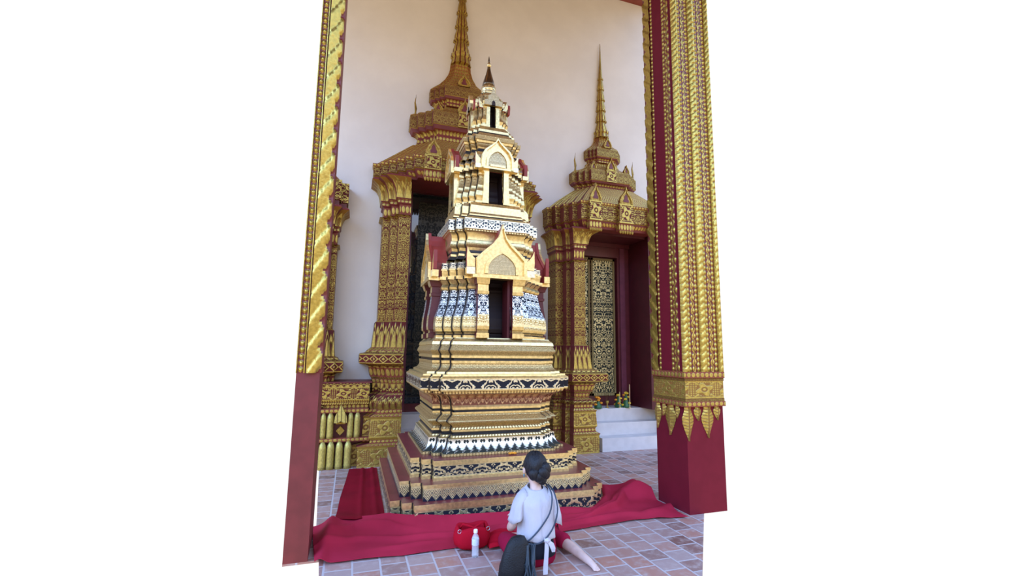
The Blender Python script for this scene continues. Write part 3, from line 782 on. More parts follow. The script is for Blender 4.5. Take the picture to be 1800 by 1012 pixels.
# ------------------------------------------------------------------ doors
def doors():
    red = plain('door_frame_red', (.11, .016, .022), .38)
    purp = plain('door_frame_plum', (.15, .035, .06), .35)
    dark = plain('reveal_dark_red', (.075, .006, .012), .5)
    carved = orn('carved_dark_leaf', 'scroll', .14, 1., (.06, .055, .04), (.024, .026, .024), metal=.2, rough=.35, bump=.5)
    m, nt, b = newmat('glazing'); setc(b, (.02, .025, .032)); b.inputs['Roughness'].default_value = .03; b.inputs['Specular IOR Level'].default_value = .9
    b.inputs['Coat Weight'].default_value = 1.; b.inputs['Coat Roughness'].default_value = .02
    glz = m
    # central door, glazed dark leaves
    r_ = empty('door_1', (1.495, 7.5, .6), 'dark carved door under glass behind the shrine', 'door'); r_['kind'] = 'structure'
    fr = MB(); fr.box((.70, 7.42, .6), (.80, 7.70, 4.25), purp); fr.box((2.19, 7.42, .6), (2.29, 7.70, 4.25), purp); fr.box((.80, 7.42, 4.07), (2.19, 7.70, 4.25), red); fr.box((.8, 7.42, .6), (2.19, 7.7, .72), red)
    fr.box((.70, 7.30, 4.19), (2.29, 7.42, 4.25), red)
    fr.build('door_frame', r_)
    lf = MB()
    for x0, x1 in ((.80, 1.493), (1.497, 2.19)):
        lf.box((x0, 7.475, .72), (x1, 7.54, 4.07), glz)
    lo = lf.build('door_leaf', r_)
    cp = MB()
    for x0, x1 in ((.91, 1.42), (1.57, 2.08)):
        cp.face([(x0, 7.474, .85), (x1, 7.474, .85), (x1, 7.474, 3.93), (x0, 7.474, 3.93)], carved, [(0, 0), (.5, 0), (.5, 3.), (0, 3.)])
    # carved sheet as a thin slab behind its own glass
    cp2 = MB()
    for x0, x1 in ((.91, 1.42), (1.57, 2.08)): cp2.box((x0, 7.462, .85), (x1, 7.475, 3.93), carved)
    cp2.build('carved_panel', r_)
    sl = plain('white_step', (.60, .56, .55), .5, var=.05)
    st = MB()
    for k, (y, z0, z1) in enumerate(((6.72, 0, .2), (6.95, .2, .4), (7.15, .4, .6))): st.box((.72, y, z0), (2.27, 7.7, z1), sl)
    tag(st.build('doorstep'), 'white doorstep mostly hidden behind the shrine', 'steps', 'white steps before the doors')
    # right door
    r2 = empty('door_2', (4.2, 7.5, .6), 'dark red doorway with one gilded carved leaf above the white steps', 'door'); r2['kind'] = 'structure'
    gl = orn('carved_gold_leaf', 'scroll', .10, 1., (.66, .55, .27), (.02, .025, .02), metal=.6, rough=.38, bump=.9, dist=.02)
    glf = orn('leaf_border_gold', 'beads', .03, .03, (.55, .46, .22), (.2, .15, .06), metal=.6, rough=.38)
    fr = MB(); fr.box((3.54, 7.45, .6), (3.62, 7.7, 3.6), red); fr.box((4.56, 7.43, .6), (4.60, 7.7, 3.6), red); fr.box((4.60, 7.40, .6), (4.70, 7.7, 3.6), purp); fr.box((4.70, 7.43, .6), (4.86, 7.7, 3.6), red)
    fr.box((3.54, 7.42, 3.27), (4.86, 7.7, 3.45), red); fr.box((3.54, 7.38, 3.45), (4.86, 7.7, 3.6), red); fr.build('door_frame', r2)
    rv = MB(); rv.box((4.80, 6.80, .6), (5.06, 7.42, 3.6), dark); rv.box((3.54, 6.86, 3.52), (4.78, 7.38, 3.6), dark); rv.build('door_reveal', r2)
    lf = MB(); lf.box((3.62, 7.52, .6), (4.56, 7.60, 3.27), red); lf.build('door_backing', r2)
    for x0, x1 in ((3.64, 4.02), (4.05, 4.53)):
        l2 = MB(); l2.box((x0, 7.49, .78), (x1, 7.52, 3.25), gl); lo = l2.build('door_leaf', r2)
        bd = MB(); bd.box((x0, 7.475, .78), (x0 + .035, 7.49, 3.25), glf); bd.box((x1 - .035, 7.475, .78), (x1, 7.49, 3.25), glf); bd.box((x0, 7.475, 3.21), (x1, 7.49, 3.25), glf); bd.box((x0, 7.475, .78), (x1, 7.49, .82), glf)
        bd.build('leaf_border', lo)
    st = MB()
    for y, z0, z1 in ((6.67, 0, .205), (6.91, .205, .40), (7.11, .40, .60)): st.box((3.60 if z0 > 0 else 3.78, y, z0), (5.08 if y > 6.8 else 5.04, 7.7, z1), sl)
    tag(st.build('steps'), 'three white steps below the red doorway on the right', 'steps', 'white steps before the doors')
doors()

# ------------------------------------------------------------------ veranda columns
c_red = plain('column_red', (.15, .010, .021), .5, spec=.12, var=.06)
c_dark = plain('column_ground_red', (.16, .02, .022), .5)
def relief_mat(name, gold, ground, metal=.8, rough=.33):
    m, nt, b = newmat(name); at = nt.nodes.new('ShaderNodeAttribute'); at.attribute_name = 'gilt'
    k = E(nt, at.outputs['Fac']).ss(.25, .55)
    tc = nt.nodes.new('ShaderNodeTexCoord'); nz = noiseE(nt, tc.outputs['Object'], 40., 3.)
    g = mixc(nt, nz.ss(.3, .7), tuple(x*.8 for x in gold), tuple(min(1, x*1.1) for x in gold))
    nt.links.new(mixc(nt, k, ground, g), b.inputs['Base Color']); nt.links.new((k*metal).s, b.inputs['Metallic']); nt.links.new((nz*.2 + rough - .1).s, b.inputs['Roughness'])
    bn = nt.nodes.new('ShaderNodeBump'); bn.inputs['Strength'].default_value = .35; bn.inputs['Distance'].default_value = .006
    nt.links.new(nz.s, bn.inputs['Height']); nt.links.new(bn.outputs[0], b.inputs['Normal'])
    return m
rel_gold = relief_mat('column_gilding', (.54, .39, .085), (.17, .025, .022))

def h_braidleaf(u, v):
    """overlapping half leaves climbing a strip: u along in leaf lengths, v 0 (spine side) .. 1 (scalloped tip side)"""
    t = u % 1.0
    edge = .62 + .38*math.sin(PI*min(1, t*1.05))**.6
    if v > edge: return 0., 0.
    k = (u - v*.85) % 1.0
    vein = abs(((u*4 - v*3) % 1.0) - .5)
    return .35 + .65*(k**.7) - .12*(vein < .12), 1.
def h_beads(u, v):
    d = math.hypot((u % 1.0) - .5, (v - .5)*1.1)
    return (max(0, 1 - (d/.42)**2), 1. if d < .42 else 0.) if d < .5 else (0., 0.)
def h_spine(u, v):
    """a twisted rope of leaves"""
    w = abs(v - .5)*2
    k = (u + w*.7) % 1.0
    return max(0, math.sqrt(max(0, 1 - w*w)) - .25*(k < .22)), 1. if k > .12 else .2
def h_vine(u, v):
    c = .5 + .28*math.sin(u*2*PI); d = abs(v - c); q = math.hypot(((u*2) % 1.0) - .5, (v - (.22 if int(u*2) % 2 == 0 else .78))*1.4)
    a = max(0, 1 - (d/.13)**2); b_ = max(0, 1 - (q/.34)**2)
    h = max(a*.7, b_); return h, 1. if h > .12 else 0.

def strip(name, parent, org, du, dv, dn, length, width, depth, fn, unit, mat, nu=None, nv=9, fade=True):
    """relief strip; du along, dv across, dn outward"""
    org, du, dv, dn = Vector(org), Vector(du), Vector(dv), Vector(dn)
    nu = nu or int(length/unit*9)
    V = []; G = []
    for i in range(nu+1):
        for j in range(nv+1):
            uu = i/nu*length/unit; vv = j/nv
            h, g = fn(uu, vv)
            V.append(org + du*(i/nu*length) + dv*(vv*width) + dn*(h*depth)); G.append(g)
    F = [(i*(nv+1)+j, (i+1)*(nv+1)+j, (i+1)*(nv+1)+j+1, i*(nv+1)+j+1) for i in range(nu) for j in range(nv)]
    # closed back
    n0 = len(V)
    for i in (0, nu):
        for j in (0, nv): V.append(org + du*(i/nu*length) + dv*(j/nv*width) - dn*.004); G.append(0)
    F.append((n0, n0+1, n0+3, n0+2))
    me = bpy.data.meshes.new(name); me.from_pydata([tuple(v) for v in V], [], F); me.materials.append(mat)
    at = me.attributes.new('gilt', 'FLOAT', 'POINT'); at.data.foreach_set('value', G)
    bm = bmesh.new(); bm.from_mesh(me); 
    bm.to_mesh(me); bm.free()
    me.polygons.foreach_set('use_smooth', [True]*len(me.polygons))
    o = bpy.data.objects.new(name, me); COL.objects.link(o)
    o.parent = parent; o.matrix_parent_inverse = Matrix.Translation(parent.location).inverted()
    return o

def column(side):
    HT = 8.62
    if side == 'right':
        root = empty('column', (3.385, 4.2, 0), 'red and gold relief column on the right, in front of the white steps', 'column', 'gilded veranda columns')
        x0, x1, y0, y1 = 3.17, 3.62, 3.93, 4.42
        sh = MB(); sh.box((x0, y0, 0), (x1, y1, HT), c_red); sh.build('shaft', root)
        # left face: leaf border at the rear edge, plain red strip, beads by the corner
        zb, L = 1.36, HT - 1.36
        X = (-1, 0, 0)
        strip('leaf_border', root, (x0 - .002, 4.335, zb), (0, 0, 1), (0, 1, 0), X, L, .14, .022, h_braidleaf, .165, rel_gold)
        strip('bead_row', root, (x0 - .002, 4.295, zb), (0, 0, 1), (0, 1, 0), X, L, .042, .012, h_beads, .05, rel_gold, nv=5)
        strip('bead_row', root, (x0 - .002, 4.085, zb), (0, 0, 1), (0, 1, 0), X, L, .042, .012, h_beads, .05, rel_gold, nv=5)
        strip('gilt_fillet', root, (x0 - .002, 4.00, zb), (0, 0, 1), (0, 1, 0), X, L, .085, .016, h_vine, .16, rel_gold, nv=8)
        Nn = (0, -1, 0)
        strip('leaf_rope', root, (x0 - .03, y0 - .002, zb), (0, 0, 1), (1, 0, 0), Nn, L, .072, .05, h_spine, .07, rel_gold, nv=8)
        x = x0 + .048
        for wd, fn, un, dp, nm in ((.042, h_beads, .05, .012, 'bead_row'), (.05, h_vine, .13, .014, 'vine_strip'), (.042, h_beads, .05, .012, 'bead_row'), (.078, h_spine, .07, .045, 'leaf_rope'), (.042, h_beads, .05, .012, 'bead_row'), (.05, h_vine, .13, .014, 'vine_strip'), (.042, h_beads, .05, .012, 'bead_row'), (.05, h_spine, .07, .04, 'leaf_rope')):
            strip(nm, root, (x, y0 - .002, zb), (0, 0, 1), (1, 0, 0), Nn, L, wd, dp, fn, un, rel_gold, nv=7); x += wd + .003
        # gilded collar with flower panels and hanging leaves
        co = MB(); e = .03
        def ring(z0, z1, e, m):
            pts = [(x0-e, y1+.0), (x0-e, y0-e), (x1, y0-e), (x1, y1)]
            for i in range(3):
                a, b = pts[i], pts[i+1]; Lh = math.hypot(a[0]-b[0], a[1]-b[1])/2
                co.face([(*a, z0), (*b, z0), (*b, z1), (*a, z1)], m, [(-Lh, 0), (Lh, 0), (Lh, 1), (-Lh, 1)])
            for z in (z0, z1): co.face([(*p, z) for p in pts], w_gold)
        ring(1.30, 1.36, .045, w_beads); ring(1.27, 1.30, .03, w_fine); ring(1.10, 1.27, .022, w_flowerbig); ring(1.07, 1.10, .03, w_fine); ring(1.02, 1.07, .045, w_beads)
        co.build('collar', root)
        def leaf(c, dirv, nrm, w, h, nm='hanging_leaf'):
            m = MB(); c = Vector(c); d = Vector(dirv); n_ = Vector(nrm); K = 8
            pr = [(0, .55), (.15, .62), (.35, 1.), (.5, .95), (.7, .6), (.88, .2), (1, 0.02)]
            for (ta, wa), (tb, wb) in zip(pr, pr[1:]):
                for s_ in (-1, 1):
                    A = c - Vector((0, 0, ta*h)); B = c - Vector((0, 0, tb*h))
                    q = [A + n_*.028, B + n_*.028, B + d*(s_*wb*w) + n_*.004, A + d*(s_*wa*w) + n_*.004]
                    uv = [(ta*h, .5), (tb*h, .5), (tb*h, .5 + .5*wb), (ta*h, .5 + .5*wa)]
                    m.face(q if s_ < 0 else q[::-1], rel_leaf, uv if s_ < 0 else uv[::-1])
                    q2 = [A, B, B + d*(s_*wb*w), A + d*(s_*wa*w)]; m.face(q2, rel_leaf)
            m.build(nm, root)
        rel_leaf = W('hanging', 'braid', .03, .07, ground=(.25, .12, .03), bump=.5)
        leaf((x0 - .0, 4.17, 1.03), (0, 1, 0), (-1, 0, 0), .085, .32); leaf((x0, 4.38, 1.03), (0, 1, 0), (-1, 0, 0), .06, .28)
        leaf((x0, 4.275, 1.03), (0, 1, 0), (-1, 0, 0), .04, .14); leaf((x0, 4.06, 1.03), (0, 1, 0), (-1, 0, 0), .04, .14)
        leaf((x0 + .012, y0, 1.03), (.75, -.0, 0), (0, -1, 0), .09, .34); leaf((x0 + .13, y0, 1.03), (1, 0, 0), (0, -1, 0), .045, .15)
        leaf((x0 + .25, y0, 1.03), (1, 0, 0), (0, -1, 0), .075, .32); leaf((x0 + .37, y0, 1.03), (1, 0, 0), (0, -1, 0), .045, .15)
    else:
        root = empty('column', (-.32, 4.2, 0), 'gilded relief column cut off at the left edge', 'column', 'gilded veranda columns')
        x1, x0, y0, y1 = -.222, -.39, 3.93, 4.42
        sh = MB(); sh.box((x0, y0, 0), (x1, y1, HT), c_dark); sh.build('shaft', root)
        Nn = (0, -1, 0); L = HT - 1.36; zb = 1.36
        strip('leaf_border', root, (x1 - .10, y0 - .002, zb), (0, 0, 1), (1, 0, 0), Nn, L, .112, .04, h_braidleaf, .2, rel_gold, nv=12)
        strip('gilt_fillet', root, (x1 - .118, y0 - .002, zb), (0, 0, 1), (1, 0, 0), Nn, L, .012, .02, lambda u_, v_: (1. - abs(v_-.5), 1.), .2, rel_gold, nu=4, nv=3)
        strip('bead_row', root, (x1 - .16, y0 - .002, zb), (0, 0, 1), (1, 0, 0), Nn, L, .042, .014, h_beads, .05, rel_gold, nv=6)
        strip('leaf_border', root, (x1 - .162, y0 - .002, zb), (0, 0, 1), (-1, 0, 0), Nn, L, .010, .02, h_spine, .09, rel_gold, nv=6)
    return root
column('right'); column('left')

# ------------------------------------------------------------------ red cloth on the floor
def cloth_mat(name, c):
    m, nt, b = newmat(name); tc = nt.nodes.new('ShaderNodeTexCoord')
    n1 = noiseE(nt, tc.outputs['Object'], 3., 4.); n2 = noiseE(nt, tc.outputs['Object'], 240., 1.)
    nt.links.new(mixc(nt, n1.ss(.3, .7), tuple(x*.86 for x in c), tuple(x*1.1 for x in c)), b.inputs['Base Color'])
    b.inputs['Roughness'].default_value = .8; b.inputs['Specular IOR Level'].default_value = .06
    bn = nt.nodes.new('ShaderNodeBump'); bn.inputs['Strength'].default_value = .08; bn.inputs['Distance'].default_value = .002
    nt.links.new(n2.s, bn.inputs['Height']); nt.links.new(bn.outputs[0], b.inputs['Normal'])
    return m
clo = cloth_mat('crimson_cloth', (.36, .018, .042))
clo2 = cloth_mat('deep_red_cloth', (.19, .004, .012))
def interp(pts, t):
    x = t*(len(pts)-1); i = min(len(pts)-2, int(x)); fr_ = x - i
    return tuple(a + (b-a)*fr_ for a, b in zip(pts[i], pts[i+1]))
def cloth(name, lower, upper, hf, label, mat, nu=90, nv=26, thick=.006):
    V = []; F = []
    for i in range(nu+1):
        s_ = i/nu; a = interp(lower, s_); b = interp(upper, s_)
        for j in range(nv+1):
            t = j/nv; x = a[0] + (b[0]-a[0])*t; y = a[1] + (b[1]-a[1])*t
            V.append((x, y, max(.004, hf(s_, t, x, y))))
    F = [(i*(nv+1)+j, (i+1)*(nv+1)+j, (i+1)*(nv+1)+j+1, i*(nv+1)+j+1) for i in range(nu) for j in range(nv)]
    n0 = len(V); V += [(x, y, z - thick*.6) for x, y, z in V[:n0]]
    F += [tuple(n0 + k for k in f_[::-1]) for f_ in F]
    st = nv + 1
    ed = [(i*st, (i+1)*st) for i in range(nu)] + [((i+1)*st + nv, i*st + nv) for i in range(nu)] + [(j+1, j) for j in range(nv)] + [(nu*st + j, nu*st + j+1) for j in range(nv)]
    F += [(b, a, a + n0, b + n0) for a, b in ed]
    me = bpy.data.meshes.new(name); me.from_pydata(V, [], F); me.materials.append(mat)
    me.polygons.foreach_set('use_smooth', [True]*len(me.polygons))
    bm = bmesh.new(); bm.from_mesh(me); bmesh.ops.recalc_face_normals(bm, faces=bm.faces); bm.to_mesh(me); bm.free()
    me.set_sharp_from_angle(angle=math.radians(70))
    o = bpy.data.objects.new(name, me); COL.objects.link(o)
    return tag(o, label, 'cloth', 'red cloths around the shrine')
def bmp(x, c, w): return math.exp(-((x-c)/w)**2)
def fn(x, y, s, seed=0): return mnoise.noise(Vector((x*s, y*s, seed)))
def cloths():
    # long strip along the left side of the shrine
    def h(s, t, x, y): return .010 + .012*bmp(t, .5, .05) + .012*bmp(t, .83, .05) + .012*abs(fn(x*2, y, 2., 3)) + .02*bmp(s, .02, .05)
    cloth('red_cloth', [(-.06, 4.70), (-.03, 5.4), (.02, 6.1), (.05, 6.58)], [(.375, 4.55), (.38, 5.2), (.385, 5.9), (.39, 6.56)], h, 'dark red cloth strip running back along the left side of the shrine', clo2)
    # front runner, mounded against the lowest step
    def h2(s, t, x, y):
        z = .012 + .012*abs(fn(x, y, 2.2, 7))
        z += .11*(t**3)*min(1, max(0, (s-.20)/.18))*(1 - .75*bmp(s, .05, .1))*(1 - .2*min(1, max(0, (s-.62)/.2)))
        z += .035*bmp(t - (.55 + .25*math.sin(s*5)), 0, .07)*bmp(s, .28, .16) + .022*bmp(t - (.38 + s*.25), 0, .05)
        z += .05*bmp(s, .09, .05)*bmp(t, .62, .35) + .04*bmp(s - t*.07, .02, .03) + .02*bmp(t - .2 - .5*(s-.3), 0, .05)*bmp(s, .42, .12)
        return z
    cloth('red_cloth', [(-.17, 3.82), (.15, 3.83), (.45, 3.81), (.85, 3.83), (1.31, 3.87), (1.80, 3.88)], [(-.24, 4.60), (.10, 4.75), (.42, 4.40), (.80, 4.235), (1.31, 4.235), (1.80, 4.25)], h2, 'crimson cloth runner with folded corner in front of the shrine, behind the bottle', clo, 150, 34)
    # crumpled cloth on the right by the column
    def h3(s, t, x, y):
        z = .014 + .02*abs(fn(x*1.2, y*1.8, 2., 13))
        z += .065*bmp(t - (.42 + .18*s), 0, .06)*min(1, s*3) + .05*bmp(t - (.70 - .10*s), 0, .07)*bmp(s, .55, .35) + .035*bmp(t - (.2 + .1*math.sin(s*7)), 0, .06)
        z += .15*bmp(x, 3.0, .14)*bmp(y, 4.62, .16) + .03*bmp(t, .9, .1)*min(1, s*2)
        z += .07*(t**3)*max(0, 1 - s*3)
        return z
    cloth('red_cloth', [(1.78, 3.875), (2.10, 3.915), (2.53, 3.945), (2.82, 3.93), (3.09, 3.86)], [(1.82, 4.26), (2.30, 4.30), (2.62, 4.62), (2.80, 5.0), (3.12, 4.86)], h3, 'crumpled crimson cloth on the right between the shrine and the column', clo, 110, 40)
cloths()

# ------------------------------------------------------------------ small things
def small_things():
    # red handbag
    bagm = cloth_mat('red_bag_fabric', (.40, .005, .018)); dk = plain('bag_lining', (.09, .006, .012), .7); zipm = plain('zip_metal', (.5, .5, .52), .3, metal=1.)
    c = Vector((.985, 3.82, .014)); root = empty('handbag', c, 'round red fabric bag standing on the cloth behind the bottle', 'bag')
    b = MB(); n = 36; R = []
    for z, k in ((0, .80), (.02, .97), (.06, 1.04), (.10, 1.02), (.13, .96), (.155, .88), (.150, .78), (.12, .74), (.06, .70)):
        R.append([(c.x + .142*k*math.cos(2*PI*i/n)*(1+.03*math.sin(5*2*PI*i/n)), c.y + .095*k*math.sin(2*PI*i/n)*(1+.04*math.sin(7*2*PI*i/n)), c.z + z*(1 + .07*math.sin(3*2*PI*i/n))) for i in range(n)])
    b.rings(R, bagm); b.build('bag_body', root, smooth=True)
    ins = MB(); ins.face([(c.x + .10*math.cos(2*PI*i/n), c.y + .068*math.sin(2*PI*i/n), c.z + .075) for i in range(n)], dk); ins.build('bag_lining', root)
    for s_ in (-1, 1):
        hd = MB(); hd.tube([(c.x + s_*.10, c.y - .03*s_, c.z + .12), (c.x + s_*.085, c.y - .045, c.z + .185), (c.x + s_*.03, c.y - .05, c.z + .165), (c.x - s_*.02, c.y - .07, c.z + .15)], .008, bagm, 8); hd.build('bag_handle', root, smooth=True)
        rg = MB(); rg.tube([(c.x + s_*.115 + .014*math.cos(a), c.y - .055, c.z + .135 + .014*math.sin(a)) for a in [k*PI/6 for k in range(13)]], .003, zipm, 6); rg.build('bag_ring', root, smooth=True)
    # folded red scarf
    def hs(s, t, x, y): return .02 + .07*math.sin(PI*min(1, max(0, t)))**.6*math.sin(PI*min(1, max(0, s)))**.5 + .014*math.sin(t*17 + s*4)
    o = cloth('folded_scarf', [(1.10, 3.72), (1.22, 3.70), (1.36, 3.74)], [(1.11, 3.92), (1.24, 3.96), (1.40, 3.95)], hs, 'bunched red scarf between the red bag and the woman', bagm, 40, 24)
    o['category'] = 'scarf'; del o['group']
    # water bottle
    pet, nt, bs = newmat('clear_plastic'); setc(bs, (.95, .97, 1.)); bs.inputs['Alpha'].default_value = .28; bs.inputs['Roughness'].default_value = .08
    lab = orn('bottle_label', 'scroll', .012, 1., (.82, .84, .9), (.45, .5, .66), metal=0., rough=.4, bump=.1); cap = plain('white_cap', (.86, .86, .88), .4)
    c = Vector((.969, 3.651, 0)); root = empty('water_bottle', c, 'clear plastic water bottle with white cap standing on the tiles', 'bottle')
    b = MB(); prof = [(.0, .022), (.004, .026), (.02, .027), (.035, .0255), (.05, .027), (.065, .0255), (.08, .027), (.135, .027), (.15, .022), (.165, .013), (.172, .012), (.176, .012)]
    b.lathe(prof, c, pet, 24); b.build('bottle_body', root, smooth=True)
    l = MB(); n = 24; l.rings([[(c.x + .0278*math.cos(2*PI*i/n), c.y + .0278*math.sin(2*PI*i/n), z) for i in range(n)] for z in (.088, .132)], lab, cap=False); l.build('bottle_label', root, smooth=True)
    k = MB(); k.lathe([(.172, .0145), (.174, .0155), (.192, .0155), (.195, .013)], c, cap, 20); k.build('bottle_cap', root)
    # offerings on the top step
    grn = plain('banana_leaf', (.03, .11, .035), .5); org = plain('marigold', (.80, .30, .015), .6, var=.3, scale=60); yel = plain('yellow_marigold', (.80, .52, .03), .6, var=.25, scale=60)
    wax = plain('candle_wax', (.78, .62, .3), .5); wht = plain('white_paper', (.8, .8, .82), .6)
    def blossom(root, p, r_, m):
        b = MB(); n = 10; R = []
        for a in range(6):
            ph = -PI/2 + PI*a/5
            R.append([(p[0] + r_*math.cos(ph)*(1+.16*(i % 2))*math.cos(2*PI*i/n), p[1] + r_*math.cos(ph)*(1+.16*(i % 2))*math.sin(2*PI*i/n), p[2] + r_*.72*math.sin(ph)) for i in range(n)])
        b.rings(R, m); b.build('blossom', root)
    def offering(x, y, h, label, ms, seed, gold=False):
        rr = random.Random(seed); root = empty('flower_offering', (x, y, .6), label, 'offering', 'marigold offerings on the top step')
        c = MB(); n = 14
        c.rings([[(x + r_*(1+.1*(i % 2))*math.cos(2*PI*i/n), y + r_*(1+.1*(i % 2))*math.sin(2*PI*i/n), .6 + z) for i in range(n)] for z, r_ in ((0, .055), (.03, .062), (h*.55, .035), (h, .012))], grn)
        c.build('leaf_cone', root)
        for k in range(7):
            a = k*2.4 + seed; t = k/7
            blossom(root, (x + (.062 - .04*t)*math.cos(a), y + (.062 - .04*t)*math.sin(a), .6 + .05 + h*t*.95), .026, ms[k % len(ms)])
        blossom(root, (x, y, .6 + h + .01), .03, ms[0])
    offering(3.97, 7.14, .17, 'leaf cone with orange marigolds at the left end of the top step', [org], 1)
    offering(4.40, 7.20, .20, 'leaf cone with yellow marigolds beside the thin candles, inner of the pair', [yel, org], 2)
    offering(4.52, 7.15, .24, 'tallest leaf cone of yellow and orange marigolds at the right of the top step', [yel, yel, org], 3)
    root = empty('incense_holder', (4.17, 7.18, .6), 'small gilded incense holder in the middle of the top step', 'incense holder')
    b = MB(); b.lathe([(0, .03), (.012, .032), (.02, .012), (.07, .012), (.09, .026), (.12, .03), (.122, .022)], (4.17, 7.18, .6), w_gold, 14); b.build('holder_body', root, smooth=True)
    for dx in (-.012, .0, .012):
        q = MB(); q.tube([(4.17 + dx, 7.18, .7), (4.17 + dx*2.4, 7.18, .84)], .002, s_black, 5); q.build('incense_stick', root)
    for x, y, h, lb in ((4.385, 7.13, .27, 'thin yellow candle on the top step, left of the pair'), (4.55, 7.08, .40, 'tall thin yellow candle on the top step, right of the pair')):
        root = empty('candle', (x, y, .6), lb, 'candle', 'thin candles on the top step'); b = MB(); b.lathe([(0, .022), (.01, .022), (.014, .006), (h, .0055)], (x, y, .6), wax, 10); b.build('candle_stick', root)
        b = MB(); b.lathe([(h, .0015), (h + .012, .001)], (x, y, .6), s_black, 5); b.build('wick', root)
    for x, y, a, lb in ((4.10, 7.135, .2, 'white paper slip lying at the middle of the top step'), (4.44, 7.128, -.15, 'white paper slip lying before the yellow marigolds')):
        b = MB(); ca, sa = math.cos(a), math.sin(a)
        q = [(x + i*ca - j*sa, y + i*sa + j*ca) for i, j in ((-.05, -.012), (.05, -.012), (.05, .03), (-.05, .03))]
        for z, rv in ((.604, 0), (.6005, 1)): b.face([(*p, z) for p in (q[::-1] if rv else q)], wht)
        for i in range(4): b.face([(*q[i], .6005), (*q[(i+1) % 4], .6005), (*q[(i+1) % 4], .604), (*q[i], .604)], wht)
        tag(b.build('paper_slip'), lb, 'paper', 'paper slips on the top step')
    # marigold left on the shrine
    root = empty('marigold_garland', (1.57, 4.56, .523), 'small orange marigold garland lying on the top plinth step of the shrine', 'flower')
    for k in range(5): blossom(root, (1.545 + .014*k, 4.575 - .006*abs(k-2), .536), .015, org)
small_things()

# ------------------------------------------------------------------ kneeling woman
def smoothmesh(me):
    me.polygons.foreach_set('use_smooth', [True]*len(me.polygons))
def skin_object(name, verts, edges, parent, mat, root=0, levels=2):
    """skinned skeleton baked to a plain mesh; verts: (xyz, rx, ry)"""
    me = bpy.data.meshes.new(name); me.from_pydata([v[0] for v in verts], edges, []); o = bpy.data.objects.new(name, me); COL.objects.link(o)
    md = o.modifiers.new('skin', 'SKIN'); md.use_smooth_shade = True
    for i, v in enumerate(verts):
        sv = me.skin_vertices[0].data[i]; sv.radius = (v[1], v[2] if len(v) > 2 else v[1]); sv.use_root = (i == root)
    sb = o.modifiers.new('sub', 'SUBSURF'); sb.levels = levels; sb.render_levels = levels
    dg = bpy.context.evaluated_depsgraph_get(); dg.update()
    m2 = bpy.data.meshes.new_from_object(o.evaluated_get(dg)); bpy.data.objects.remove(o); bpy.data.meshes.remove(me)
    m2.name = name; m2.materials.clear(); m2.materials.append(mat); smoothmesh(m2)
    o = bpy.data.objects.new(name, m2); COL.objects.link(o); o.parent = parent; o.matrix_parent_inverse = Matrix.Translation(parent.location).inverted()
    return o

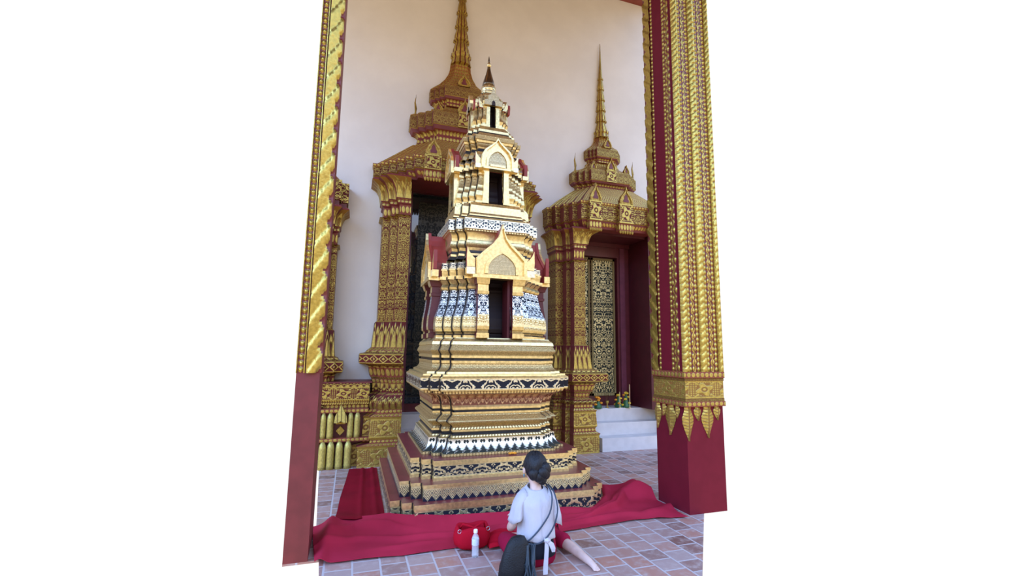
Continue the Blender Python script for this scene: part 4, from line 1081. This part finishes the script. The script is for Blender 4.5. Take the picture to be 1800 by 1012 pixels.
def blouse_mat():
    m = cloth_mat('white_blouse', (.47, .44, .47)); nt = m.node_tree; b = nt.nodes['Principled BSDF']
    tc = nt.nodes.new('ShaderNodeTexCoord'); mp = nt.nodes.new('ShaderNodeMapping'); nt.links.new(tc.outputs['Object'], mp.inputs[0]); mp.inputs['Scale'].default_value = (1., 1., .45)
    n1 = noiseE(nt, mp.outputs[0], 26., 3., .55); bn = nt.nodes.new('ShaderNodeBump'); bn.inputs['Strength'].default_value = .55; bn.inputs['Distance'].default_value = .012
    nt.links.new(n1.s, bn.inputs['Height']); nt.links.new(bn.outputs[0], b.inputs['Normal'])
    return m
def woman():
    skin, nt, b = newmat('skin'); tc = nt.nodes.new('ShaderNodeTexCoord'); nz = noiseE(nt, tc.outputs['Object'], 12., 3.)
    nt.links.new(mixc(nt, nz.ss(.3, .7), (.55, .36, .29), (.66, .46, .39)), b.inputs['Base Color']); b.inputs['Roughness'].default_value = .5; b.inputs['Subsurface Weight'].default_value = .08; b.inputs['Subsurface Radius'].default_value = (.012, .005, .003)
    hairm, nt, b = newmat('black_hair'); tc = nt.nodes.new('ShaderNodeTexCoord'); mp = nt.nodes.new('ShaderNodeMapping'); nt.links.new(tc.outputs['Object'], mp.inputs[0]); mp.inputs['Scale'].default_value = (1, 1, .25)
    nz = noiseE(nt, mp.outputs[0], 130., 3.); nt.links.new(mixc(nt, nz.ss(.3, .7), (.004, .004, .006), (.014, .013, .016)), b.inputs['Base Color']); b.inputs['Roughness'].default_value = .5; b.inputs['Specular IOR Level'].default_value = .3
    bn = nt.nodes.new('ShaderNodeBump'); bn.inputs['Strength'].default_value = .7; bn.inputs['Distance'].default_value = .006; nt.links.new(nz.s, bn.inputs['Height']); nt.links.new(bn.outputs[0], b.inputs['Normal'])
    bl = blouse_mat(); blk = plain('black_waistband', (.010, .011, .018), .8, spec=.2); tr = cloth_mat('crimson_trousers', (.27, .008, .035))
    navy = plain('bag_strap', (.02, .035, .06), .55)
    O = Vector((1.345, 3.36, 0))
    root = empty('person', O, 'woman in a white blouse and crimson trousers sitting on the tiles, seen from behind', 'person')
    def P(x, y, z): return (O.x + x, O.y + y, z)
    # --- body: one skinned surface. local +y faces the shrine
    V = []; Ed = []
    def add(p, rx, ry=None, fr=None):
        V.append((P(*p), rx, ry or rx))
        if fr is not None: Ed.append((fr, len(V)-1))
        return len(V)-1
    pel = add((0, .0, .115), .092, .085)
    w1 = add((0, -.005, .22), .098, .078, pel); w2 = add((.0, .0, .32), .102, .08, w1); ch = add((0, .01, .42), .118, .085, w2); st = add((0, .012, .492), .07, .06, ch)
    n1 = add((.002, .012, .545), .042, .042, st); n2 = add((.002, .03, .585), .042, .044, n1)
    hd = add((.0, .045, .655), .072, .085, n2); hd2 = add((-.002, .04, .715), .075, .085, hd); hd3 = add((-.002, .035, .765), .045, .05, hd2)
    # left arm hangs forward of the bag, hands together before the lap
    def arm(s_, pts, rad):
        a = ch
        sh = add((s_*.085, .005, .478), .05, .046, ch); pr = sh
        for p, q in zip(pts, rad): pr = add(p, q, None, pr)
        return pr
    la = arm(-1, [(-.125, .0, .474), (-.150, .015, .385), (-.162, .045, .285), (-.15, .14, .235), (-.115, .225, .235), (-.095, .25, .245)], [.043, .037, .033, .030, .023, .022])
    ra = arm(1, [(.122, .0, .470), (.146, .02, .375), (.155, .06, .28), (.135, .155, .235), (.075, .225, .235), (.055, .25, .245)], [.043, .037, .033, .030, .023, .022])
    # legs: thighs forward, right shin folded back beside the hip, left shin tucked across
    rh = add((.075, .03, .095), .070, .068, pel); rk0 = add((.15, .18, .085), .062, .060, rh); rk = add((.225, .33, .066), .054, .054, rk0)
    rs = add((.315, .24, .058), .044, .044, rk); rs2 = add((.350, .10, .05), .042, .041, rs); ran = add((.372, -.035, .036), .030, .032, rs2); rf = add((.383, -.10, .030), .031, .026, ran); rt = add((.392, -.165, .018), .022, .015, rf)
    lh = add((-.075, .03, .095), .070, .068, pel); lk0 = add((-.105, .18, .085), .062, .060, lh); lk = add((-.125, .34, .066), .054, .054, lk0)
    ls = add((-.08, .40, .056), .048, .048, lk); ls2 = add((.03, .40, .05), .043, .043, ls); lan = add((.12, .385, .036), .030, .03, ls2); lf = add((.165, .37, .028), .03, .024, lan); lt = add((.21, .35, .017), .02, .014, lf)
    # hands with five fingers each
    for s_, wr, nodes in ((-1, la, None), (1, ra, None)):
        bx = V[wr][0]; lx, ly, lz = bx[0]-O.x, bx[1]-O.y, bx[2]
        palm = add((lx - s_*.028, ly + .045, lz + .012), .026, .014, wr)
        for k, (dx, dz, ln) in enumerate(((.022, .0, .058), (.008, .006, .068), (-.006, .005, .063), (-.019, .0, .05))):
            a = add((lx - s_*(.03) + s_*dx, ly + .082, lz + .014 + dz), .0088, None, palm)
            m_ = add((lx - s_*(.032) + s_*dx, ly + .082 + ln*.5, lz + .008 + dz), .0082, None, a)
            add((lx - s_*(.034) + s_*dx, ly + .082 + ln, lz - .008 + dz), .0072, None, m_)
        t1 = add((lx - s_*.052, ly + .05, lz + .012), .0095, None, palm); t2_ = add((lx - s_*.066, ly + .078, lz + .004), .0088, None, t1); add((lx - s_*.068, ly + .102, lz - .004), .0078, None, t2_)
    # toes
    for k in range(5):
        q = (k-2)*.0095; add((.392 + q*.9, -.192 + abs(q)*.25, .012), .0082 + .0028*(k == 0), None, rt); add((.392 + q*1., -.21 + abs(q)*.35, .010), .007, None, len(V)-1)
    body = skin_object('body', V, Ed, root, skin, pel)
    # face: nose, ears, eyes, mouth
    fm = MB()
    fm.rings([[P(.0 + r_*math.cos(2*PI*i/8)*.8, .128 + dy, z + r_*math.sin(2*PI*i/8)) for i in range(8)] for dy, z, r_ in ((-.012, .662, .016), (.002, .657, .012), (.010, .655, .006))], skin)
    fm.build('nose', root, smooth=True)
    for s_ in (-1, 1):
        e = MB(); e.lathe([(-.012, .004), (-.006, .010), (.0, .011), (.006, .010), (.012, .004)], P(s_*.03, .118, .682), plain('eye', (.05, .03, .02), .2), 10); e.build('eye', root, smooth=True)
        e = MB(); e.rings([[P(s_*(.074 + dx), .035 + r_*.6*math.cos(2*PI*i/10), .665 + r_*math.sin(2*PI*i/10)) for i in range(10)] for dx, r_ in ((-.006, .018), (.006, .024), (.014, .020), (.016, .010))], skin); e.build('ear', root, smooth=True)
        q = MB(); q.tube([P(s_*.082, .035, .640), P(s_*.083, .033, .618)], [.006, .003], plain('turquoise_earring', (.06, .22, .28), .3), 8); q.build('earring', root, smooth=True)
    mo = MB(); mo.rings([[P(.022*math.cos(2*PI*i/10), .126 + dy, .628 + rr*math.sin(2*PI*i/10)) for i in range(10)] for dy, rr in ((-.008, .008), (.002, .007), (.005, .002))], plain('lips', (.45, .14, .14), .4)); mo.build('mouth', root, smooth=True)
    # hair: cap plus a low loose bun to the right
    h = MB(); n = 28; R = []
    for k in range(13):
        ph = PI*(k/12); z = .700 + .100*math.cos(ph)
        row = []
        for i in range(n):
            a = 2*PI*i/n; cx_, sy_ = math.cos(a), math.sin(a)
            rr = math.sin(ph)**.85; w = .086*(1 - .10*(k > 8)); dpt = .102
            yy = sy_*rr*dpt
            if sy_ > .35 and k > 4: yy = min(yy, .03)        # leave the face free
            wob = 1 + .045*math.sin(5*a + k) + .03*math.sin(9*a - 2*k)
            row.append(P(.004 + cx_*rr*w*wob, .03 + yy*wob, z + .006*math.sin(7*a)))
        R.append(row)
    h.rings(R, hairm); h.build('hair', root, smooth=True)
    bun = MB()
    for cx_, cy_, cz_, ra_, seed in ((.050, -.045, .69, .048, 0), (.03, -.058, .665, .046, 2), (.058, -.03, .645, .040, 4), (.005, -.055, .637, .042, 5), (.035, -.035, .605, .034, 7), (-.035, -.045, .655, .045, 9), (.075, -.02, .675, .034, 3)):
        R = []
        for k in range(9):
            ph = PI*k/8
            R.append([P(cx_ + ra_*math.sin(ph)*math.cos(2*PI*i/14)*(1+.09*math.sin(3*2*PI*i/14 + seed)), cy_ + ra_*.8*math.sin(ph)*math.sin(2*PI*i/14), cz_ + ra_*math.cos(ph)) for i in range(14)])
        bun.rings(R, hairm)
    bun.build('hair_bun', root, smooth=True)
    # blouse: fitted shell, boat neck at the back, hem above the waistband
    bm_ = MB(); n = 40; R = []
    for z, w, dp, yo in ((.205, .135, .098, -.008), (.215, .143, .106, -.008), (.25, .141, .108, -.006), (.31, .134, .104, .0), (.37, .132, .104, .006), (.43, .136, .102, .008), (.475, .140, .092, .008), (.508, .122, .078, .010), (.534, .092, .064, .012), (.548, .070, .055, .014), (.556, .060, .052, .016)):
        row = []
        for i in range(n):
            a = 2*PI*i/n; ca, sa = math.cos(a), math.sin(a); wob = 1 + (.018*math.sin(6*a + z*30) + .012*math.sin(11*a - z*22))*(1 if z < .45 else .2)
            e = .86
            row.append(P(w*math.copysign(abs(ca)**e, ca)*wob, yo + dp*math.copysign(abs(sa)**e, sa)*wob, z + (.018*sa if z > .49 else 0) + (.006*math.sin(5*a) if z < .22 else 0)))
        R.append(row)
    bm_.rings(R, bl, cap=False)
    bo = bm_.build('blouse', root, smooth=True)
    bo.modifiers.new('thick', 'SOLIDIFY').thickness = .004
    sm_ = MB(); sm_.tube([P(.004, -.088, .50), P(.004, -.098, .44), P(.004, -.102, .37), P(.004, -.107, .30), P(.004, -.117, .235)], .0022, bl, 6); sm_.build('back_seam', bo)
    # loose flutter sleeves
    for s_ in (-1, 1):
        sl = MB(); n = 26; R = []
        ax = [(.070, .488, .07, .058), (.10, .488, .060, .062), (.122, .470, .050, .064), (.136, .435, .046, .068), (.143, .40, .047, .076), (.147, .37, .050, .084), (.150, .345 if s_ < 0 else .30, .053, .09)]
        for k, (x, z, rx, ry) in enumerate(ax):
            tl = min(1, k/2.2); row = []
            for i in range(n):
                a = 2*PI*i/n; wob = 1 + (.05*math.sin(4*a + 1) + .05*math.sin(7*a))*k/6
                row.append(P(s_*(x + rx*math.cos(a)*wob*(.35 + .65*tl) ), .012 + ry*math.sin(a)*wob, z + rx*math.cos(a)*(1-tl)*.9 - .018*tl*math.cos(a) + (.008*math.sin(3*a) if k == 6 else 0)))
            R.append(row)
        sl.rings(R, bl, cap=False); so = sl.build('sleeve', root, smooth=True); so.modifiers.new('thick', 'SOLIDIFY').thickness = .003
    # sash tied at the small of the back with a hanging tail
    sa = MB()
    def ribbon(mb, pts, w, mat, axis=(1, 0, 0), th=.003):
        ax = Vector(axis).normalized(); top = []; 
        for k, (p, ww) in enumerate(zip(pts, w)):
            p = Vector(p); top.append((p - ax*ww, p + ax*ww))
        for (a, b_), (c, d_) in zip(top, top[1:]):
            dn = Vector((0, -th, th*.3))
            mb.face([a+dn, c+dn, d_+dn, b_+dn], mat); mb.face([a, b_, d_, c], mat); mb.face([a, c, c+dn, a+dn], mat); mb.face([b_, b_+dn, d_+dn, d_], mat)
        for k in (0, -1):
            a, b_ = top[k]; dn = Vector((0, -th, th*.3)); mb.face([a, a+dn, b_+dn, b_], mat)
    ribbon(sa, [P(.03, -.128, .222), P(.028, -.138, .17), P(.022, -.142, .11), P(.016, -.145, .05), P(.014, -.150, .010)], [.012, .016, .016, .018, .017], bl)
    ribbon(sa, [P(.035, -.125, .225), P(.06, -.14, .205), P(.075, -.142, .17), P(.08, -.138, .145)], [.014, .02, .018, .012], bl)
    sa.tube([P(.015, -.125, .226), P(.035, -.136, .226), P(.055, -.125, .222)], [.012, .018, .012], bl, 8)
    sa.build('sash', root)
    # waistband and trousers
    wb = MB(); n = 32
    wb.rings([[P(w*math.cos(2*PI*i/n), yo + dp*math.sin(2*PI*i/n), z) for i in range(n)] for z, w, dp, yo in ((.10, .146, .118, -.006), (.14, .140, .112, -.006), (.18, .133, .103, -.006), (.212, .128, .096, -.006))], blk, cap=False)
    wo = wb.build('waistband', root, smooth=True); wo.modifiers.new('thick', 'SOLIDIFY').thickness = .003
    T = []; TE = []
    def ad(p, rx, ry=None, fr=None):
        T.append((P(*p), rx, ry or rx)); 
        if fr is not None: TE.append((fr, len(T)-1))
        return len(T)-1
    a = ad((0, -.005, .10), .135, .095); ad((0, -.005, .155), .125, .09, a)
    b1 = ad((.088, .03, .09), .108, .102, a); b2 = ad((.155, .18, .088), .086, .082, b1); b3 = ad((.235, .335, .073), .066, .065, b2); b4 = ad((.318, .245, .066), .068, .066, b3); b5 = ad((.342, .165, .064), .068, .064, b4)
    c1 = ad((-.088, .03, .09), .108, .102, a); c2 = ad((-.108, .18, .09), .094, .09, c1); c3 = ad((-.128, .345, .073), .066, .065, c2); c4 = ad((-.08, .405, .064), .058, .058, c3)
    skin_object('trousers', T, TE, root, tr, a)
    # ---------------- shoulder bag with fringe
    bag_m = plain('black_bag', (.010, .010, .011), .5, bump=.4, scale=20, spec=.25); fr_m = plain('fringe', (.02, .035, .05), .5)
    B = empty('shoulder_bag', P(-.21, -.12, .02), 'black fringed shoulder bag resting on the tiles at the woman\'s left hip', 'bag')
    m = MB(); n = 24; R = []
    for z, w, dp in ((.006, .085, .05), (.02, .110, .066), (.09, .116, .070), (.17, .100, .062), (.235, .076, .046), (.275, .05, .028), (.285, .02, .012)):
        R.append([(O.x - .205 + w*math.cos(2*PI*i/n)*(1 + .05*math.sin(5*2*PI*i/n + z*20)) + .18*(z-.1)*.6, O.y - .14 + dp*math.sin(2*PI*i/n)*(1+.06*math.sin(4*2*PI*i/n)), z) for i in range(n)])
    m.rings(R, bag_m); m.build('bag_body', B, smooth=True)
    fg = MB(); rr = random.Random(3)
    for k in range(16):
        x = O.x - .125 + rr.uniform(-.03, .035); y = O.y - .15 - rr.uniform(.0, .05)
        fg.tube([(x + .02, y + .02, .225), (x + rr.uniform(-.01, .01), y - .02, .12), (x + rr.uniform(-.03, .03), y - .035, .03), (x + rr.uniform(-.035, .035), y - .045, .008)], [.004, .005, .004, .002], fr_m, 5)
    fg.build('fringe', B)
    for k, pts in enumerate(([(.080, .01, .568), (.088, -.055, .545), (.086, -.100, .49), (.060, -.116, .40), (-.01, -.120, .31), (-.075, -.126, .255), (-.115, -.135, .235)],
                             [(.102, .01, .562), (.116, -.060, .528), (.124, -.104, .45), (.114, -.122, .38), (.075, -.125, .29), (.0, -.132, .22), (-.075, -.138, .212), (-.115, -.142, .225)])):
        s_ = MB(); pp = [Vector(P(*p)) for p in pts]; dense = []
        for i in range(len(pp)-1):
            for t in (0, .25, .5, .75):
                p0, p1, p2, p3 = pp[max(0, i-1)], pp[i], pp[i+1], pp[min(len(pp)-1, i+2)]
                dense.append(.5*((2*p1) + (p2-p0)*t + (2*p0-5*p1+4*p2-p3)*t*t + (3*p1-p0-3*p2+p3)*t**3))
        dense.append(pp[-1])
        s_.tube(dense, .0055, navy, 6); s_.build('strap', B, smooth=True)
woman()

# ------------------------------------------------------------------ daylight
def world():
    w = bpy.data.worlds.new('daylight'); S.world = w; w.use_nodes = True; nt = w.node_tree
    bg = nt.nodes['Background']; tc = nt.nodes.new('ShaderNodeTexCoord'); sp = nt.nodes.new('ShaderNodeSeparateXYZ'); nt.links.new(tc.outputs['Generated'], sp.inputs[0])
    x, y, z = (E(nt, sp.outputs[k]) for k in range(3))
    az = x.op('ARCTAN2', y) * (180/PI)                    # 0 ahead along the wall normal, + to the right
    bright = az.ss(-34, -31) * az.ss(80, 74)              # hazy white open side beyond the veranda
    left = az.ss(-85, -65) * az.ss(-30, -34)              # shaded garden to the left
    rearleft = az.ss(-165, -140) * az.ss(-70, -95)        # open blue sky over the garden
    nz = noiseE(nt, tc.outputs['Generated'], 7., 4.)
    tree = (z - (nz * .22 - .03)).ss(.02, -.02) * z.ss(-.02, .01)
    up = z.ss(.16, .36)                                    # warm haze at the horizon under a blue sky
    sky = mixc(nt, up, (2.0, 1.62, 1.15), (1.45, 2.2, 3.8))
    sky = mixc(nt, rearleft, sky, mixc(nt, up, (2.2, 2.0, 1.8), (2.7, 4.6, 8.8)))
    c = mixc(nt, tree, sky, (.30, .36, .36))
    c = mixc(nt, z.ss(.0, -.04), c, (.90, .74, .52))
    c = mixc(nt, left * .9, c, (.55, .70, 1.2))
    c = mixc(nt, bright, c, (1.04, 1.04, 1.04))
    nt.links.new(c, bg.inputs['Color']); bg.inputs['Strength'].default_value = 1.0
world()
def warm_fills():
    for x, y, en in ((-.5, 5.0, 14), (1.5, 4.4, 12), (3.6, 5.0, 10)):       # added fill points, no lamp seen here, to warm the upper wall
        l = bpy.data.lights.new('warm_fill', 'POINT'); l.energy = en; l.color = (1., .60, .22); l.shadow_soft_size = .25
        o = bpy.data.objects.new('warm_fill', l); COL.objects.link(o); o.location = (x, y, 8.2)
warm_fills()
S.view_settings.view_transform = 'Standard'; S.view_settings.look = 'None'; S.view_settings.gamma = 1.; S.view_settings.use_curve_mapping = False
S.view_settings.exposure = 0.06
